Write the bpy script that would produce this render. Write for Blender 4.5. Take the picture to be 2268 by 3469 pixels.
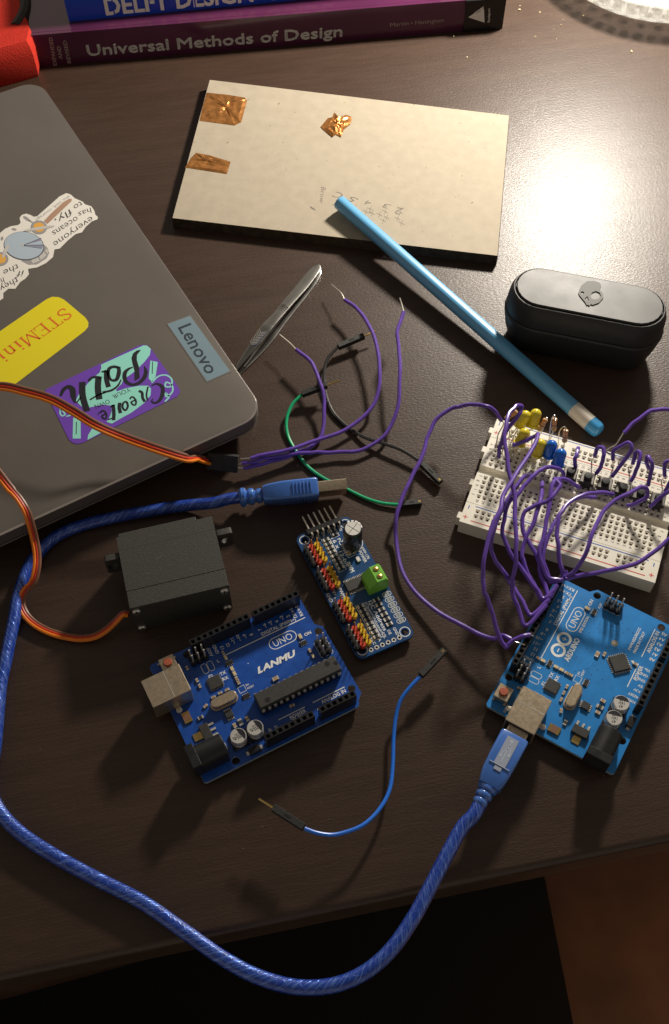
import bpy, bmesh, math, random
from mathutils import Vector, Matrix
from mathutils.geometry import tessellate_polygon
random.seed(7)
for _o in list(bpy.data.objects): bpy.data.objects.remove(_o)
sc = bpy.context.scene
COL = sc.collection
S = 0.001                       # everything below is written in millimetres
TILT = math.radians(31.642)
CAM_Z = 397.2
# ------------------------------------------------------------------ camera
cam = bpy.data.cameras.new('camera'); camo = bpy.data.objects.new('camera', cam); COL.objects.link(camo)
camo.location = (0, 0, CAM_Z*S); camo.rotation_euler = (TILT, 0, 0)
cam.sensor_fit = 'VERTICAL'; cam.sensor_height = 36; cam.lens = 36*3650/3469
cam.clip_start = 0.01; cam.clip_end = 20
sc.camera = camo
# ------------------------------------------------------------------ light
w = bpy.data.worlds.new('World'); sc.world = w; w.use_nodes = True
nt = w.node_tree; bg = nt.nodes['Background']
tc = nt.nodes.new('ShaderNodeTexCoord'); sp = nt.nodes.new('ShaderNodeSeparateXYZ'); rp = nt.nodes.new('ShaderNodeValToRGB')
nt.links.new(tc.outputs['Generated'], sp.inputs[0]); nt.links.new(sp.outputs['Z'], rp.inputs[0]); nt.links.new(rp.outputs[0], bg.inputs[0])
rp.color_ramp.elements[0].position = .55; rp.color_ramp.elements[0].color = (1, .87, .72, 1)
rp.color_ramp.elements[1].position = .72; rp.color_ramp.elements[1].color = (.30, .27, .235, 1)
bg.inputs[1].default_value = 0.37
yr = nt.nodes.new('ShaderNodeMapRange'); yr.inputs['From Min'].default_value = -.7; yr.inputs['From Max'].default_value = .3; yr.inputs['To Min'].default_value = .75     # the side where the viewer stands is a little darker
nt.links.new(sp.outputs['Y'], yr.inputs[0]); mxw = nt.nodes.new('ShaderNodeMix'); mxw.data_type = 'RGBA'; mxw.blend_type = 'MULTIPLY'; mxw.inputs[0].default_value = 1
nt.links.new(rp.outputs[0], mxw.inputs[6]); nt.links.new(yr.outputs[0], mxw.inputs[7]); nt.links.new(mxw.outputs[2], bg.inputs[0])
def lamp(name, kind, loc, power, color, size):
    l = bpy.data.lights.new(name, kind); l.energy = power; l.color = color
    if kind == 'AREA': l.shape = 'DISK'; l.size = size*S
    else: l.shadow_soft_size = size*S
    o = bpy.data.objects.new(name, l); o.location = Vector(loc)*S; COL.objects.link(o); return o
lamp('desk_lamp_light', 'POINT', (195, 646, 256), 13.5, (1, .92, .80), 26)
fl = lamp('floor_fill_light', 'SPOT', (760, -120, -300), 10, (1, .56, .26), 60); fl.data.spot_size = math.radians(58); fl.data.spot_blend = 1  # added warm fill spot with no seen source, brightens only the floor at right
fl.rotation_euler = (Vector((345, 10, -740))-Vector((760, -120, -300))).to_track_quat('-Z', 'Y').to_euler()
sc.view_settings.view_transform = 'Standard'; sc.view_settings.look = 'None'
sc.view_settings.exposure = 0; sc.view_settings.gamma = 1; sc.view_settings.use_curve_mapping = False
sc.render.engine = 'CYCLES'
try:
    sc.cycles.caustics_refractive = False; sc.cycles.caustics_reflective = False
    sc.cycles.sample_clamp_indirect = 4; sc.cycles.transparent_max_bounces = 12; sc.cycles.transmission_bounces = 10
except Exception: pass
# ------------------------------------------------------------------ helpers
CF, CX, CY = 3650.0, 1134.0, 1734.5
RC = Matrix.Rotation(TILT, 3, 'X')
def at(u, v, z=0.0):            # where the sight line through a photo pixel meets the level z (mm)
    d = RC @ Vector(((u-CX)/CF, -(v-CY)/CF, -1)); t = (z-CAM_Z)/d.z
    return Vector((d.x*t, d.y*t, z))
CROP = dict(k=(140,1150,500),A=(0,0,900),B=(0,600,900),C=(900,0,1368),E=(750,850,850),F=(1500,1300,768),G=(1550,1900,718),P=(950,1650,500),L=(430,1950,820),
  S=(0,1650,850),K=(840,2150,720),U=(1500,2300,450),W=(1550,1350,400),X=(1868,1350,400),Y=(1530,1650,420),V=(1868,1600,400),M=(1540,1900,360),
  N=(1900,1900,368),R=(1600,800,668),T=(0,600,450),Q=(0,950,650),D=(0,0,2268),Z=(780,1600,470),J=(650,1480,450),H=(1100,640,350),I=(750,880,400),O=(1800,0,468))
def c(k, x, y, z=0.0):
    ox, oy, w_ = CROP[k]; s = w_/1556; return at(ox+x*s, oy+y*s, z)
def path(s):                    # 'E 10,20,3 30,40,5 F ...' -> points
    out = []; k = None
    for t in s.split():
        if len(t) == 1 and t.isalpha(): k = t
        else:
            a = [float(q) for q in t.split(',')]; out.append(c(k, *a))
    return out
def rotz(a): return Matrix.Rotation(a, 4, 'Z')
def T(x, y, z=0): return Matrix.Translation((x, y, z))
def frame(o, ex, ey):
    ex = ex.normalized(); ez = ex.cross(ey).normalized(); ey = ez.cross(ex)
    m = Matrix((ex, ey, ez)).transposed().to_4x4(); m.translation = o; return m
def spline(P, n=6):
    P = [Vector(p) for p in P]
    if len(P) < 3: return P
    Q = [2*P[0]-P[1]]+P+[2*P[-1]-P[-2]]; out = []
    for i in range(1, len(Q)-2):
        p0, p1, p2, p3 = Q[i-1:i+3]
        d1 = max((p1-p0).length, 1e-6)**.5; d2 = max((p2-p1).length, 1e-6)**.5; d3 = max((p3-p2).length, 1e-6)**.5
        m1 = (p1-p0)/d1-(p2-p0)/(d1+d2)+(p2-p1)/d2; m2 = (p2-p1)/d2-(p3-p1)/(d2+d3)+(p3-p2)/d3
        m1 *= d2; m2 *= d2
        for k in range(n):
            t = k/n; a = 2*t**3-3*t*t+1; b = t**3-2*t*t+t; e = -2*t**3+3*t*t; f = t**3-t*t
            out.append(p1*a+m1*b+p2*e+m2*f)
    out.append(P[-1]); return out
_gl = {}
def glyphs(s, bold=0, shear=0):
    k = (s, bold, shear)
    if k not in _gl:
        cu = bpy.data.curves.new('t', 'FONT'); cu.body = s; cu.size = 1; cu.offset = bold; cu.shear = shear; cu.resolution_u = 2
        o = bpy.data.objects.new('t', cu); COL.objects.link(o)
        bpy.context.view_layer.update()
        me = o.evaluated_get(bpy.context.evaluated_depsgraph_get()).to_mesh()
        v = [p.co.copy() for p in me.vertices]; f = [tuple(p.vertices) for p in me.polygons]
        bpy.data.objects.remove(o); bpy.data.curves.remove(cu)
        _gl[k] = (v, f, max(p.x for p in v) if v else 1, min(p.x for p in v) if v else 0)
    return _gl[k]
class MB:
    def __init__(s): s.v = []; s.f = []; s.m = []; s.uv = {}
    def add(s, vs, fs, m=0, M=None, uv=None):
        b = len(s.v)
        s.v += [M @ Vector(p) for p in vs] if M is not None else [Vector(p) for p in vs]
        for i, f in enumerate(fs):
            if uv: s.uv[len(s.f)] = uv[i]
            s.f.append(tuple(b+q for q in f)); s.m.append(m)
        return s
    def hull(s, pts, m=0, M=None):
        bm = bmesh.new()
        for p in pts: bm.verts.new(p)
        bmesh.ops.remove_doubles(bm, verts=bm.verts, dist=1e-5)
        r = bmesh.ops.convex_hull(bm, input=bm.verts)
        for g in r['geom_interior']+r['geom_unused']:
            if isinstance(g, bmesh.types.BMVert) and g.is_valid: bm.verts.remove(g)
        bmesh.ops.dissolve_limit(bm, angle_limit=.01, verts=bm.verts, edges=bm.edges)
        bm.verts.index_update(); bm.normal_update()
        s.add([v.co.copy() for v in bm.verts], [[v.index for v in f.verts] for f in bm.faces], m, M); bm.free(); return s
    def box(s, x0, x1, y0, y1, z0, z1, m=0, M=None, b=0):
        if b <= 0:
            v = [(x, y, z) for z in (z0, z1) for y in (y0, y1) for x in (x0, x1)]
            return s.add(v, [(0,2,3,1),(4,5,7,6),(0,1,5,4),(1,3,7,5),(3,2,6,7),(2,0,4,6)], m, M)
        p = []
        for x, i in ((x0, b), (x1, -b)):
            for y, j in ((y0, b), (y1, -b)):
                for z, k in ((z0, b), (z1, -b)): p += [(x+i, y+j, z), (x+i, y, z+k), (x, y+j, z+k)]
        return s.hull(p, m, M)
    def cyl(s, p0, p1, r0, r1=None, n=12, m=0, M=None, caps=True):
        r1 = r0 if r1 is None else r1
        return s.sweep([Vector(p0), Vector(p1)], [r0, r1], n, m, M, caps)
    def sweep(s, P, R, n=8, m=0, M=None, caps=True, u0=0.0):
        if not isinstance(R, (list, tuple)): R = [R]*len(P)
        vs = []; fs = []; uv = []; t0 = None; nr = None; L = u0; us = []
        for i, p in enumerate(P):
            t = (P[min(i+1, len(P)-1)]-P[max(i-1, 0)])
            t = t.normalized() if t.length > 1e-9 else Vector((0, 0, 1))
            if nr is None:
                nr = t.orthogonal().normalized()
            else:
                nr = (nr-t*nr.dot(t)); nr = nr.normalized() if nr.length > 1e-6 else t.orthogonal().normalized()
                L += (p-P[i-1]).length
            us.append(L); bn = t.cross(nr)
            for k in range(n):
                a = 2*math.pi*k/n; vs.append(p+(nr*math.cos(a)+bn*math.sin(a))*R[i])
        for i in range(len(P)-1):
            for k in range(n):
                k2 = (k+1) % n; fs.append((i*n+k, i*n+k2, (i+1)*n+k2, (i+1)*n+k))
                uv.append([(us[i], k/n), (us[i], (k+1)/n), (us[i+1], (k+1)/n), (us[i+1], k/n)])
        if caps:
            fs.append(tuple(range(n-1, -1, -1))); uv.append([(us[0], 0)]*n)
            fs.append(tuple((len(P)-1)*n+k for k in range(n))); uv.append([(us[-1], 0)]*n)
        return s.add(vs, fs, m, M, uv)
    def tube(s, P, r, n=8, m=0, M=None, seg=6): return s.sweep(spline(P, seg), r, n, m, M)
    def lathe(s, prof, n=24, m=0, M=None, close=False):
        vs = []; fs = []; q = len(prof)
        for k in range(n):
            a = 2*math.pi*k/n
            for r, z in prof: vs.append((r*math.cos(a), r*math.sin(a), z))
        for k in range(n):
            k2 = (k+1) % n
            for i in range(q-1 if not close else q):
                j = (i+1) % q; fs.append((k*q+i, k2*q+i, k2*q+j, k*q+j))
        s.add(vs, fs, m, M)
        if not close:
            b = len(s.v)-len(vs)
            if prof[0][0] > 1e-6: s.f.append(tuple(b+k*q for k in range(n-1, -1, -1))); s.m.append(m)
            if prof[-1][0] > 1e-6: s.f.append(tuple(b+k*q+q-1 for k in range(n))); s.m.append(m)
        return s
    def prism(s, loops, z0, z1, m=0, M=None, ms=None, top=None):
        """outline (plus hole loops) extruded from z0 to z1"""
        if not isinstance(loops[0][0], (tuple, list, Vector)): loops = [loops]
        def area(l): return sum(l[i-1][0]*l[i][1]-l[i][0]*l[i-1][1] for i in range(len(l)))
        loops = [list(l) if (area(l) > 0) == (i == 0) else list(l)[::-1] for i, l in enumerate(loops)]
        tri = tessellate_polygon([[Vector((p[0], p[1], 0)) for p in l] for l in loops])
        fl_ = [p for l in loops for p in l]; n = len(fl_)
        vs = [(p[0], p[1], z1) for p in fl_]+[(p[0], p[1], z0) for p in fl_]
        ft = []
        for a in tri:
            x = [fl_[i] for i in a]
            ar = (x[1][0]-x[0][0])*(x[2][1]-x[0][1])-(x[2][0]-x[0][0])*(x[1][1]-x[0][1])
            ft.append(tuple(a) if ar > 0 else tuple(a)[::-1])
        s.add(vs, ft, m if top is None else top, M)
        b = len(s.v)-2*n
        for f in ft: s.f.append(tuple(b+n+q for q in f[::-1])); s.m.append(m)
        o = 0
        for l in loops:
            k = len(l)
            for i in range(k):
                j = (i+1) % k; s.f.append((b+n+o+i, b+n+o+j, b+o+j, b+o+i)); s.m.append(m if ms is None else ms)
            o += k
        return s
    def sheet(s, pts, m=0, M=None):
        p = [Vector((q[0], q[1], q[2] if len(q) > 2 else 0)) for q in pts]
        tri = tessellate_polygon([[Vector((q.x, q.y, 0)) for q in p]]); ft = []
        for a in tri:
            x = [p[i] for i in a]; ar = (x[1].x-x[0].x)*(x[2].y-x[0].y)-(x[2].x-x[0].x)*(x[1].y-x[0].y)
            ft.append(tuple(a) if ar > 0 else tuple(a)[::-1])
        return s.add(p, ft, m, M)
    def stroke(s, pts, wd, m=0, M=None, z=0, seg=5, smooth=True):
        P = [Vector((p[0], p[1], 0)) for p in pts]
        W_ = wd if isinstance(wd, (list, tuple)) else [wd]*len(P)
        if smooth and len(P) > 2:
            n = len(P); P2 = spline(P, seg); W_ = [W_[min(i//seg, n-1)]*(1-(i % seg)/seg)+W_[min(i//seg+1, n-1)]*((i % seg)/seg) for i in range(len(P2))]; P = P2
        vs = []
        for i, p in enumerate(P):
            t = (P[min(i+1, len(P)-1)]-P[max(i-1, 0)]); t = t.normalized() if t.length > 1e-9 else Vector((1, 0, 0))
            nn = Vector((-t.y, t.x, 0))*W_[i]/2; vs += [(p.x+nn.x, p.y+nn.y, z), (p.x-nn.x, p.y-nn.y, z)]
        return s.add(vs, [(2*i, 2*i+1, 2*i+3, 2*i+2) for i in range(len(P)-1)], m, M)
    def ring(s, cx, cy, r0, r1, z, m=0, M=None, n=20):
        vs = [(cx+r*math.cos(2*math.pi*k/n), cy+r*math.sin(2*math.pi*k/n), z) for k in range(n) for r in (r0, r1)]
        return s.add(vs, [(2*k, 2*k+1, (2*k+3) % (2*n), (2*k+2) % (2*n)) for k in range(n)], m, M)
    def text(s, t, x, y, size, rot=0, z=0, m=0, M=None, bold=0.012, shear=0, wid=None, anchor='l'):
        v, f, mx, mn = glyphs(t, bold, shear)
        sx = size if wid is None else wid/(mx-mn)
        ox = {'l': mn, 'c': (mx+mn)/2, 'r': mx}[anchor]
        K = T(x, y, z) @ rotz(rot) @ Matrix.Diagonal((sx, size, 1, 1)) @ T(-ox, -.36 if anchor == 'c' else 0)
        return s.add(v, f, m, (M @ K) if M is not None else K)
    def textpx(s, t, p0, p1, h, m=0, lift=.05, **kw):     # baseline from p0 to p1 on a level plane
        d = p1-p0; M = T(p0.x, p0.y, p0.z+lift) @ rotz(math.atan2(d.y, d.x))
        return s.text(t, 0, 0, h/.72, wid=d.length, M=M, m=m, **kw)
    def build(s, name, mats, parent=None, sharp=35, world=False):
        inv = None
        if parent is not None and world: inv = ROOTM[parent.name].inverted()
        me = bpy.data.meshes.new(name)
        vs = [inv @ p for p in s.v] if inv is not None else s.v
        me.from_pydata([p*S for p in vs], [], s.f)
        if not isinstance(mats, (list, tuple)): mats = [mats]
        for q in mats: me.materials.append(q)
        me.polygons.foreach_set('material_index', s.m)
        if s.uv:
            ul = me.uv_layers.new(name='UVMap').data
            for p in me.polygons:
                if p.index in s.uv:
                    for li, q in zip(p.loop_indices, s.uv[p.index]): ul[li].uv = q
        me.validate()
        if sharp:
            me.polygons.foreach_set('use_smooth', [True]*len(me.polygons)); me.set_sharp_from_angle(angle=math.radians(sharp))
        o = bpy.data.objects.new(name, me); COL.objects.link(o)
        if parent is not None: o.parent = parent; ROOTM[o.name] = ROOTM[parent.name]
        return o
ROOTM = {}
def tag(o, label, cat, group=None):
    o['label'] = label; o['category'] = cat
    if group: o['group'] = group
    return o
def thing(name, label, cat, loc=(0, 0, 0), rz=0, group=None):
    o = bpy.data.objects.new(name, None); COL.objects.link(o); o.empty_display_size = .005
    o.location = Vector(loc)*S; o.rotation_euler = (0, 0, rz); ROOTM[o.name] = T(*loc) @ rotz(rz)
    return tag(o, label, cat, group)
def single(mb, name, mats, label, cat, group=None, sharp=35):   # a thing that is one mesh, its origin under it
    n = len(mb.v); o_ = Vector((sum(p.x for p in mb.v)/n, sum(p.y for p in mb.v)/n, min(p.z for p in mb.v)))
    mb.v = [p-o_ for p in mb.v]; o = mb.build(name, mats, sharp=sharp); o.location = o_*S
    ROOTM[o.name] = T(*o_); return tag(o, label, cat, group)
def copy_tree(o, parent=None):
    k = o.copy(); COL.objects.link(k); k.parent = parent
    ROOTM[k.name] = ROOTM.get(o.name, Matrix())
    for ch in [q for q in bpy.data.objects if q.parent == o]: copy_tree(ch, k)
    return k
def rrect(x0, x1, y0, y1, r, n=5):
    out = []
    for cx, cy, a in ((x1-r, y1-r, 0), (x0+r, y1-r, 90), (x0+r, y0+r, 180), (x1-r, y0+r, 270)):
        for k in range(n+1):
            t = math.radians(a+90*k/n); out.append((cx+r*math.cos(t), cy+r*math.sin(t)))
    return out
def circ(cx, cy, r, n=16): return [(cx+r*math.cos(2*math.pi*k/n), cy+r*math.sin(2*math.pi*k/n)) for k in range(n)]
# ------------------------------------------------------------------ materials
def mat(name, col, rough=.5, metal=0, bump=0, bscale=1000, var=0, vscale=150, trans=0, ior=1.46, coat=0, spec=.5, alpha=1, rvar=0):
    m = bpy.data.materials.new(name); m.use_nodes = True; n = m.node_tree; b = n.nodes['Principled BSDF']
    b.inputs['Base Color'].default_value = (*col, 1); b.inputs['Roughness'].default_value = rough; b.inputs['Metallic'].default_value = metal
    b.inputs['Transmission Weight'].default_value = trans; b.inputs['IOR'].default_value = ior; b.inputs['Coat Weight'].default_value = coat
    b.inputs['Specular IOR Level'].default_value = spec; b.inputs['Alpha'].default_value = alpha
    t = n.nodes.new('ShaderNodeTexCoord')
    def noise(sc_, det=3):
        q = n.nodes.new('ShaderNodeTexNoise'); q.inputs['Scale'].default_value = sc_; q.inputs['Detail'].default_value = det
        n.links.new(t.outputs['Object'], q.inputs['Vector']); return q
    if bump:
        q = noise(bscale); u = n.nodes.new('ShaderNodeBump'); u.inputs['Strength'].default_value = bump; u.inputs['Distance'].default_value = .0004
        n.links.new(q.outputs['Fac'], u.inputs['Height']); n.links.new(u.outputs[0], b.inputs['Normal'])
    if var:
        q = noise(vscale, 5); r = n.nodes.new('ShaderNodeValToRGB')
        r.color_ramp.elements[0].position = .3; r.color_ramp.elements[1].position = .7
        r.color_ramp.elements[0].color = (*[max(0, x*(1-var)) for x in col], 1); r.color_ramp.elements[1].color = (*[min(1, x*(1+var)) for x in col], 1)
        n.links.new(q.outputs['Fac'], r.inputs[0]); n.links.new(r.outputs[0], b.inputs['Base Color'])
    if rvar:
        q = noise(vscale*.7, 4); r = n.nodes.new('ShaderNodeMapRange'); r.inputs['To Min'].default_value = max(.05, rough-rvar); r.inputs['To Max'].default_value = rough+rvar
        n.links.new(q.outputs['Fac'], r.inputs[0]); n.links.new(r.outputs[0], b.inputs['Roughness'])
    return m
def speck(m, col, scale, thr):      # small darker flecks that belong to the material
    n = m.node_tree; b = n.nodes['Principled BSDF']; l = b.inputs['Base Color'].links[0]; src = l.from_socket
    t = n.nodes.new('ShaderNodeTexCoord'); q = n.nodes.new('ShaderNodeTexNoise'); q.inputs['Scale'].default_value = scale; q.inputs['Detail'].default_value = 2; n.links.new(t.outputs['Object'], q.inputs[0])
    r = n.nodes.new('ShaderNodeMapRange'); r.inputs['From Min'].default_value = thr; r.inputs['From Max'].default_value = thr+.06; n.links.new(q.outputs['Fac'], r.inputs[0])
    x = n.nodes.new('ShaderNodeMix'); x.data_type = 'RGBA'; n.links.new(r.outputs[0], x.inputs[0]); n.links.new(src, x.inputs[6]); x.inputs[7].default_value = (*col, 1); n.links.new(x.outputs[2], b.inputs['Base Color'])
K_ = {}
def MT(name, *a, **k):
    if name not in K_: K_[name] = mat(name, *a, **k)
    return K_[name]
black = MT('black_plastic', (.013, .013, .014), .42, bump=.15, bscale=3000, rvar=.12, vscale=400)
blackm = MT('black_matte_plastic', (.02, .02, .019), .62, bump=.35, bscale=2500, var=.25, vscale=900)
hdrblk = MT('header_black', (.012, .012, .013), .38, rvar=.1)
chipm = MT('chip_black', (.035, .034, .032), .6, bump=.2, bscale=4000, var=.2, vscale=800)
steel = MT('tinned_steel', (.62, .6, .56), .3, .8, bump=.1, bscale=1500, rvar=.1)
shellm = MT('connector_shell', (.62, .51, .37), .36, .9, bump=.07, bscale=1500, var=.12, vscale=900, rvar=.08)
tin = MT('solder_tin', (.75, .72, .66), .3, .55, bump=.3, bscale=3000)
gold = MT('gold_plating', (.85, .6, .22), .25, 1)
brass = MT('brass', (.75, .52, .16), .3, 1)
alu = MT('capacitor_can', (.72, .7, .66), .38, .55, rvar=.08)
silk = MT('silkscreen_ink', (.88, .89, .87), .55)
wht = MT('white_ink', (.8, .8, .78), .5)
dark = MT('hole_dark', (.006, .006, .006), .8)
purple = MT('purple_insulation', (.13, .062, .38), .3, bump=.05, bscale=900, var=.12, vscale=300)
cream = MT('breadboard_plastic', (.82, .78, .68), .42, bump=.06, bscale=2500, var=.05, vscale=90, rvar=.1)
redln = MT('red_line', (.6, .06, .05), .5); blueln = MT('blue_line', (.03, .12, .45), .5)
greytx = MT('grey_print', (.12, .12, .12), .6)
# ------------------------------------------------------------------ the setting
e0, e1 = at(0, 3321, 0), at(2268, 2848, 0)
ed = (e1-e0).normalized(); en = Vector((-ed.y, ed.x, 0))
tang = math.atan2(ed.y, ed.x)
tm = bpy.data.materials.new('dark_wood_laminate'); tm.use_nodes = True; n = tm.node_tree; b = n.nodes['Principled BSDF']
tcn = n.nodes.new('ShaderNodeTexCoord')
def mapn(sx, sy, sz):
    q = n.nodes.new('ShaderNodeMapping'); q.inputs['Scale'].default_value = (sx, sy, sz); n.links.new(tcn.outputs['Object'], q.inputs[0]); return q
def nz(mp, sc_, det=4, rg=.6):
    q = n.nodes.new('ShaderNodeTexNoise'); q.inputs['Scale'].default_value = sc_; q.inputs['Detail'].default_value = det; q.inputs['Roughness'].default_value = rg
    n.links.new(mp.outputs[0] if mp else tcn.outputs['Object'], q.inputs[0]); return q
g1 = nz(mapn(1, 22, 1), 55, 6, .7); g2 = nz(mapn(1, 9, 1), 13, 4); g3 = nz(mapn(1, 2.4, 1), 620, 3); g4 = nz(None, 22, 4)
mx = n.nodes.new('ShaderNodeMath'); mx.operation = 'MULTIPLY_ADD'; mx.inputs[1].default_value = .6
n.links.new(g1.outputs['Fac'], mx.inputs[0])
m2 = n.nodes.new('ShaderNodeMath'); m2.operation = 'MULTIPLY'; m2.inputs[1].default_value = .45; n.links.new(g2.outputs['Fac'], m2.inputs[0]); n.links.new(m2.outputs[0], mx.inputs[2])
cr = n.nodes.new('ShaderNodeValToRGB'); cr.color_ramp.elements[0].position = .40; cr.color_ramp.elements[1].position = .63
cr.color_ramp.elements[0].color = (.040, .0225, .0150, 1); cr.color_ramp.elements[1].color = (.059, .0340, .0228, 1)
n.links.new(mx.outputs[0], cr.inputs[0]); n.links.new(cr.outputs[0], b.inputs['Base Color'])
rr = n.nodes.new('ShaderNodeMapRange'); rr.inputs['To Min'].default_value = .33; rr.inputs['To Max'].default_value = .46
n.links.new(g4.outputs['Fac'], rr.inputs[0]); n.links.new(rr.outputs[0], b.inputs['Roughness'])
bu = n.nodes.new('ShaderNodeBump'); bu.inputs['Strength'].default_value = .8; bu.inputs['Distance'].default_value = .00015
ma = n.nodes.new('ShaderNodeMath'); ma.operation = 'MULTIPLY_ADD'; ma.inputs[1].default_value = .5
n.links.new(g1.outputs['Fac'], ma.inputs[0]); n.links.new(g3.outputs['Fac'], ma.inputs[2]); n.links.new(ma.outputs[0], bu.inputs['Height']); n.links.new(bu.outputs[0], b.inputs['Normal'])
b.inputs['Specular IOR Level'].default_value = .40; b.inputs['Coat Weight'].default_value = .10; b.inputs['Coat Roughness'].default_value = .16
n.links.new(bu.outputs[0], b.inputs['Coat Normal'])
tb = MB()      # slab with a rounded front edge; local x runs along the edge
prof = [(0, -17), (0, -3)]+[(3-3*math.cos(math.radians(a)), -3+3*math.sin(math.radians(a))) for a in (15, 30, 45, 60, 75, 90)]+[(900, 0), (900, -17)]
for x in (-900, 900): tb.v += [Vector((x, y, z)) for y, z in prof]
k = len(prof)
for i in range(k): j = (i+1) % k; tb.f.append((i, k+i, k+j, j)); tb.m.append(0)
tb.f += [tuple(range(k)), tuple(range(2*k-1, k-1, -1))]; tb.m += [0, 0]
to = tb.build('table_top', tm); to.location = e0*S; to.rotation_euler = (0, 0, tang); to['kind'] = 'structure'
fm = mat('brown_wood_floor', (.060, .026, .013), .45, var=.35, vscale=14, bump=.1, bscale=60)
fb = MB()
for i in range(-5, 5): fb.box(-1800, 1800, i*420+.3, i*420+419.7, -760, -740, 0, b=.4)
fb.box(-1800, 1800, -1700, 1800, -775, -761, 0)
fo = fb.build('floor', fm); fo.rotation_euler = (0, 0, math.radians(-76)); fo['kind'] = 'structure'
# black flat mat on the floor, its straight right side visible
q0, q1 = at(1845, 2968, -734), at(1943, 3469, -734); md = (q1-q0).normalized()
mm = MB(); pl = Vector((-md.y, md.x, 0)); pl = pl if pl.x < 0 else -pl
qa = q0-md*26; P4 = [qa, qa+md*900, qa+md*900+pl*1200, qa+pl*1200+Vector((0, -200, 0))]
mm.prism([(p.x, p.y) for p in P4], -740, -734, 0)
single(mm, 'floor_mat', mat('black_rubber_mat', (.005, .005, .0055), .9, bump=.3, bscale=500, spec=.1), 'black flat mat with a straight side on the floor below the table edge', 'mat')
# ------------------------------------------------------------------ books
def book(name, label, p0, p1, z0, th, depth, cover, pages, round_=1.2):
    d = p1-p0; L = d.length; ang = math.atan2(d.y, d.x)
    r = thing(name, label, 'book', (p0.x, p0.y, z0), ang)
    sp_ = MB()                     # spine: gently rounded board
    pr = [(0.6*abs(math.cos(math.pi*t/10))**2*0-round_*math.sin(math.pi*t/10), th*t/10) for t in range(11)]
    pts = pr+[(2.2, th), (2.2, 0)]
    for x in (0, L): sp_.v += [Vector((x, y, z)) for y, z in pts]
    k = len(pts)
    for i in range(k): j = (i+1) % k; sp_.f.append((i, k+i, k+j, j)); sp_.m.append(0)
    sp_.f += [tuple(range(k-1, -1, -1)), tuple(range(k, 2*k))]; sp_.m += [0, 0]
    so = sp_.build('spine', cover, r, sharp=50)
    for z in (0, th-.9): MB().box(0, L, 2.4, depth, z, z+.9, 0, b=.2).build('cover', cover, r)
    MB().box(2, L-2, 4, depth-3, 1, th-1, 0).build('page_block', pages, r)
    return r, L, ang
paper = mat('book_paper', (.7, .66, .56), .8)
pcov = mat('purple_gloss_cover', (.085, .018, .055), .22, coat=.5, var=.12, vscale=40, rvar=.06)
bcov = mat('blue_gloss_cover', (.014, .07, .58), .28, coat=.4)
TH = 20
b1, bl1, ba1 = book('purple_book', 'thick purple book lowest in the stack, white title on its spine', at(124, 226, 0), at(1700, 95, 0), 0, TH, 215, pcov, paper)
spm = Matrix(((1,0,0,0),(0,0,-1,-1.32),(0,1,0,0),(0,0,0,1)))     # text plane on the spine (x along, y up)
def spx(u, v, base, z0):          # photo pixel -> spine coordinates of a book at `base`
    M = ROOTM[base.name]; d = RC @ Vector(((u-CX)/CF, -(v-CY)/CF, -1)); o = Vector((0, 0, CAM_Z)); Mi = M.inverted()
    a = Mi @ o; bq = Mi @ (o+d); t = (-1.2-a.y)/(bq.y-a.y); q = a+(bq-a)*t; return q.x, q.z
t1, ta, te = MB(), MB(), MB()
def sptext(mb, s, base, p0, p1, h, m=0, **kw):
    x0, y0 = spx(*p0, base, 0); x1, y1 = spx(*p1, base, 0)
    mb.text(s, x0, y0, h/.72, wid=math.hypot(x1-x0, y1-y0), M=spm, m=m, rot=math.atan2(y1-y0, x1-x0), **kw)
sptext(t1, 'Universal Methods of Design', b1, (298, 188), (1158, 122), 7.0, bold=.0)
sptext(t1, 'Universal Methods of Design', b1, (300.2, 186.8), (1160.2, 120.8), 7.0, bold=.0); sptext(t1, 'Universal Methods of Design', b1, (299, 190), (1159, 124), 7.0, bold=.0)
sptext(ta, 'Martin', b1, (1322, 91), (1385, 84), 2.7, m=1, bold=.0); sptext(ta, '\u2022 Hanington', b1, (1392, 84), (1503, 74), 2.7, m=1, bold=0)
for s, a, bq in (('EXPANDED', (188, 222), (170, 118)), ('AND', (207, 200), (198, 152)), ('REVISED', (236, 214), (218, 130))):
    x0, y0 = spx(*a, b1, 0); x1, y1 = spx(*bq, b1, 0); te.text(s, x0+1, max(y0, .6), 2.9, wid=math.hypot(x1-x0, y1-y0)*.92, rot=math.atan2(y1-y0, x1-x0), M=spm, m=1, bold=.02)
for q_, nm_ in ((t1, 'title_print'), (ta, 'author_print'), (te, 'edition_print')): q_.build(nm_, [wht, MT('faded_print', (.35, .3, .28), .5)], b1, sharp=0)
x0, _ = spx(1574, 60, b1, 0); pb = MB(); pb.box(x0, bl1+.05, -1.33, -1.28, .3, TH-.3)
pb.box(x0, bl1+.05, -1.32, 24, TH+.02, TH+.1)
pb.build('black_spine_band', MT('black_gloss', (.008, .008, .009), .25), b1)
lg = MB()
def spp(px): return [spx(u, v, b1, 0) for u, v in px]
lg.sheet([(x, y, 0) for x, y in spp([(1587, 58), (1642, 76), (1640, 28), (1622, 34)])], 0, spm @ T(0, 0, .06))
lg.sheet([(x, y, 0) for x, y in spp([(1606, 43), (1640, 20), (1636, 30), (1618, 44)])], 0, spm @ T(0, 0, .06))
x1, y1 = spx(1660, 74, b1, 0); lg.text('Rockport', x1, y1, 2.0, rot=math.pi/2+.1, M=spm @ T(0, 0, .06), wid=9)
lg.build('sail_emblem', wht, b1)
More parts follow.
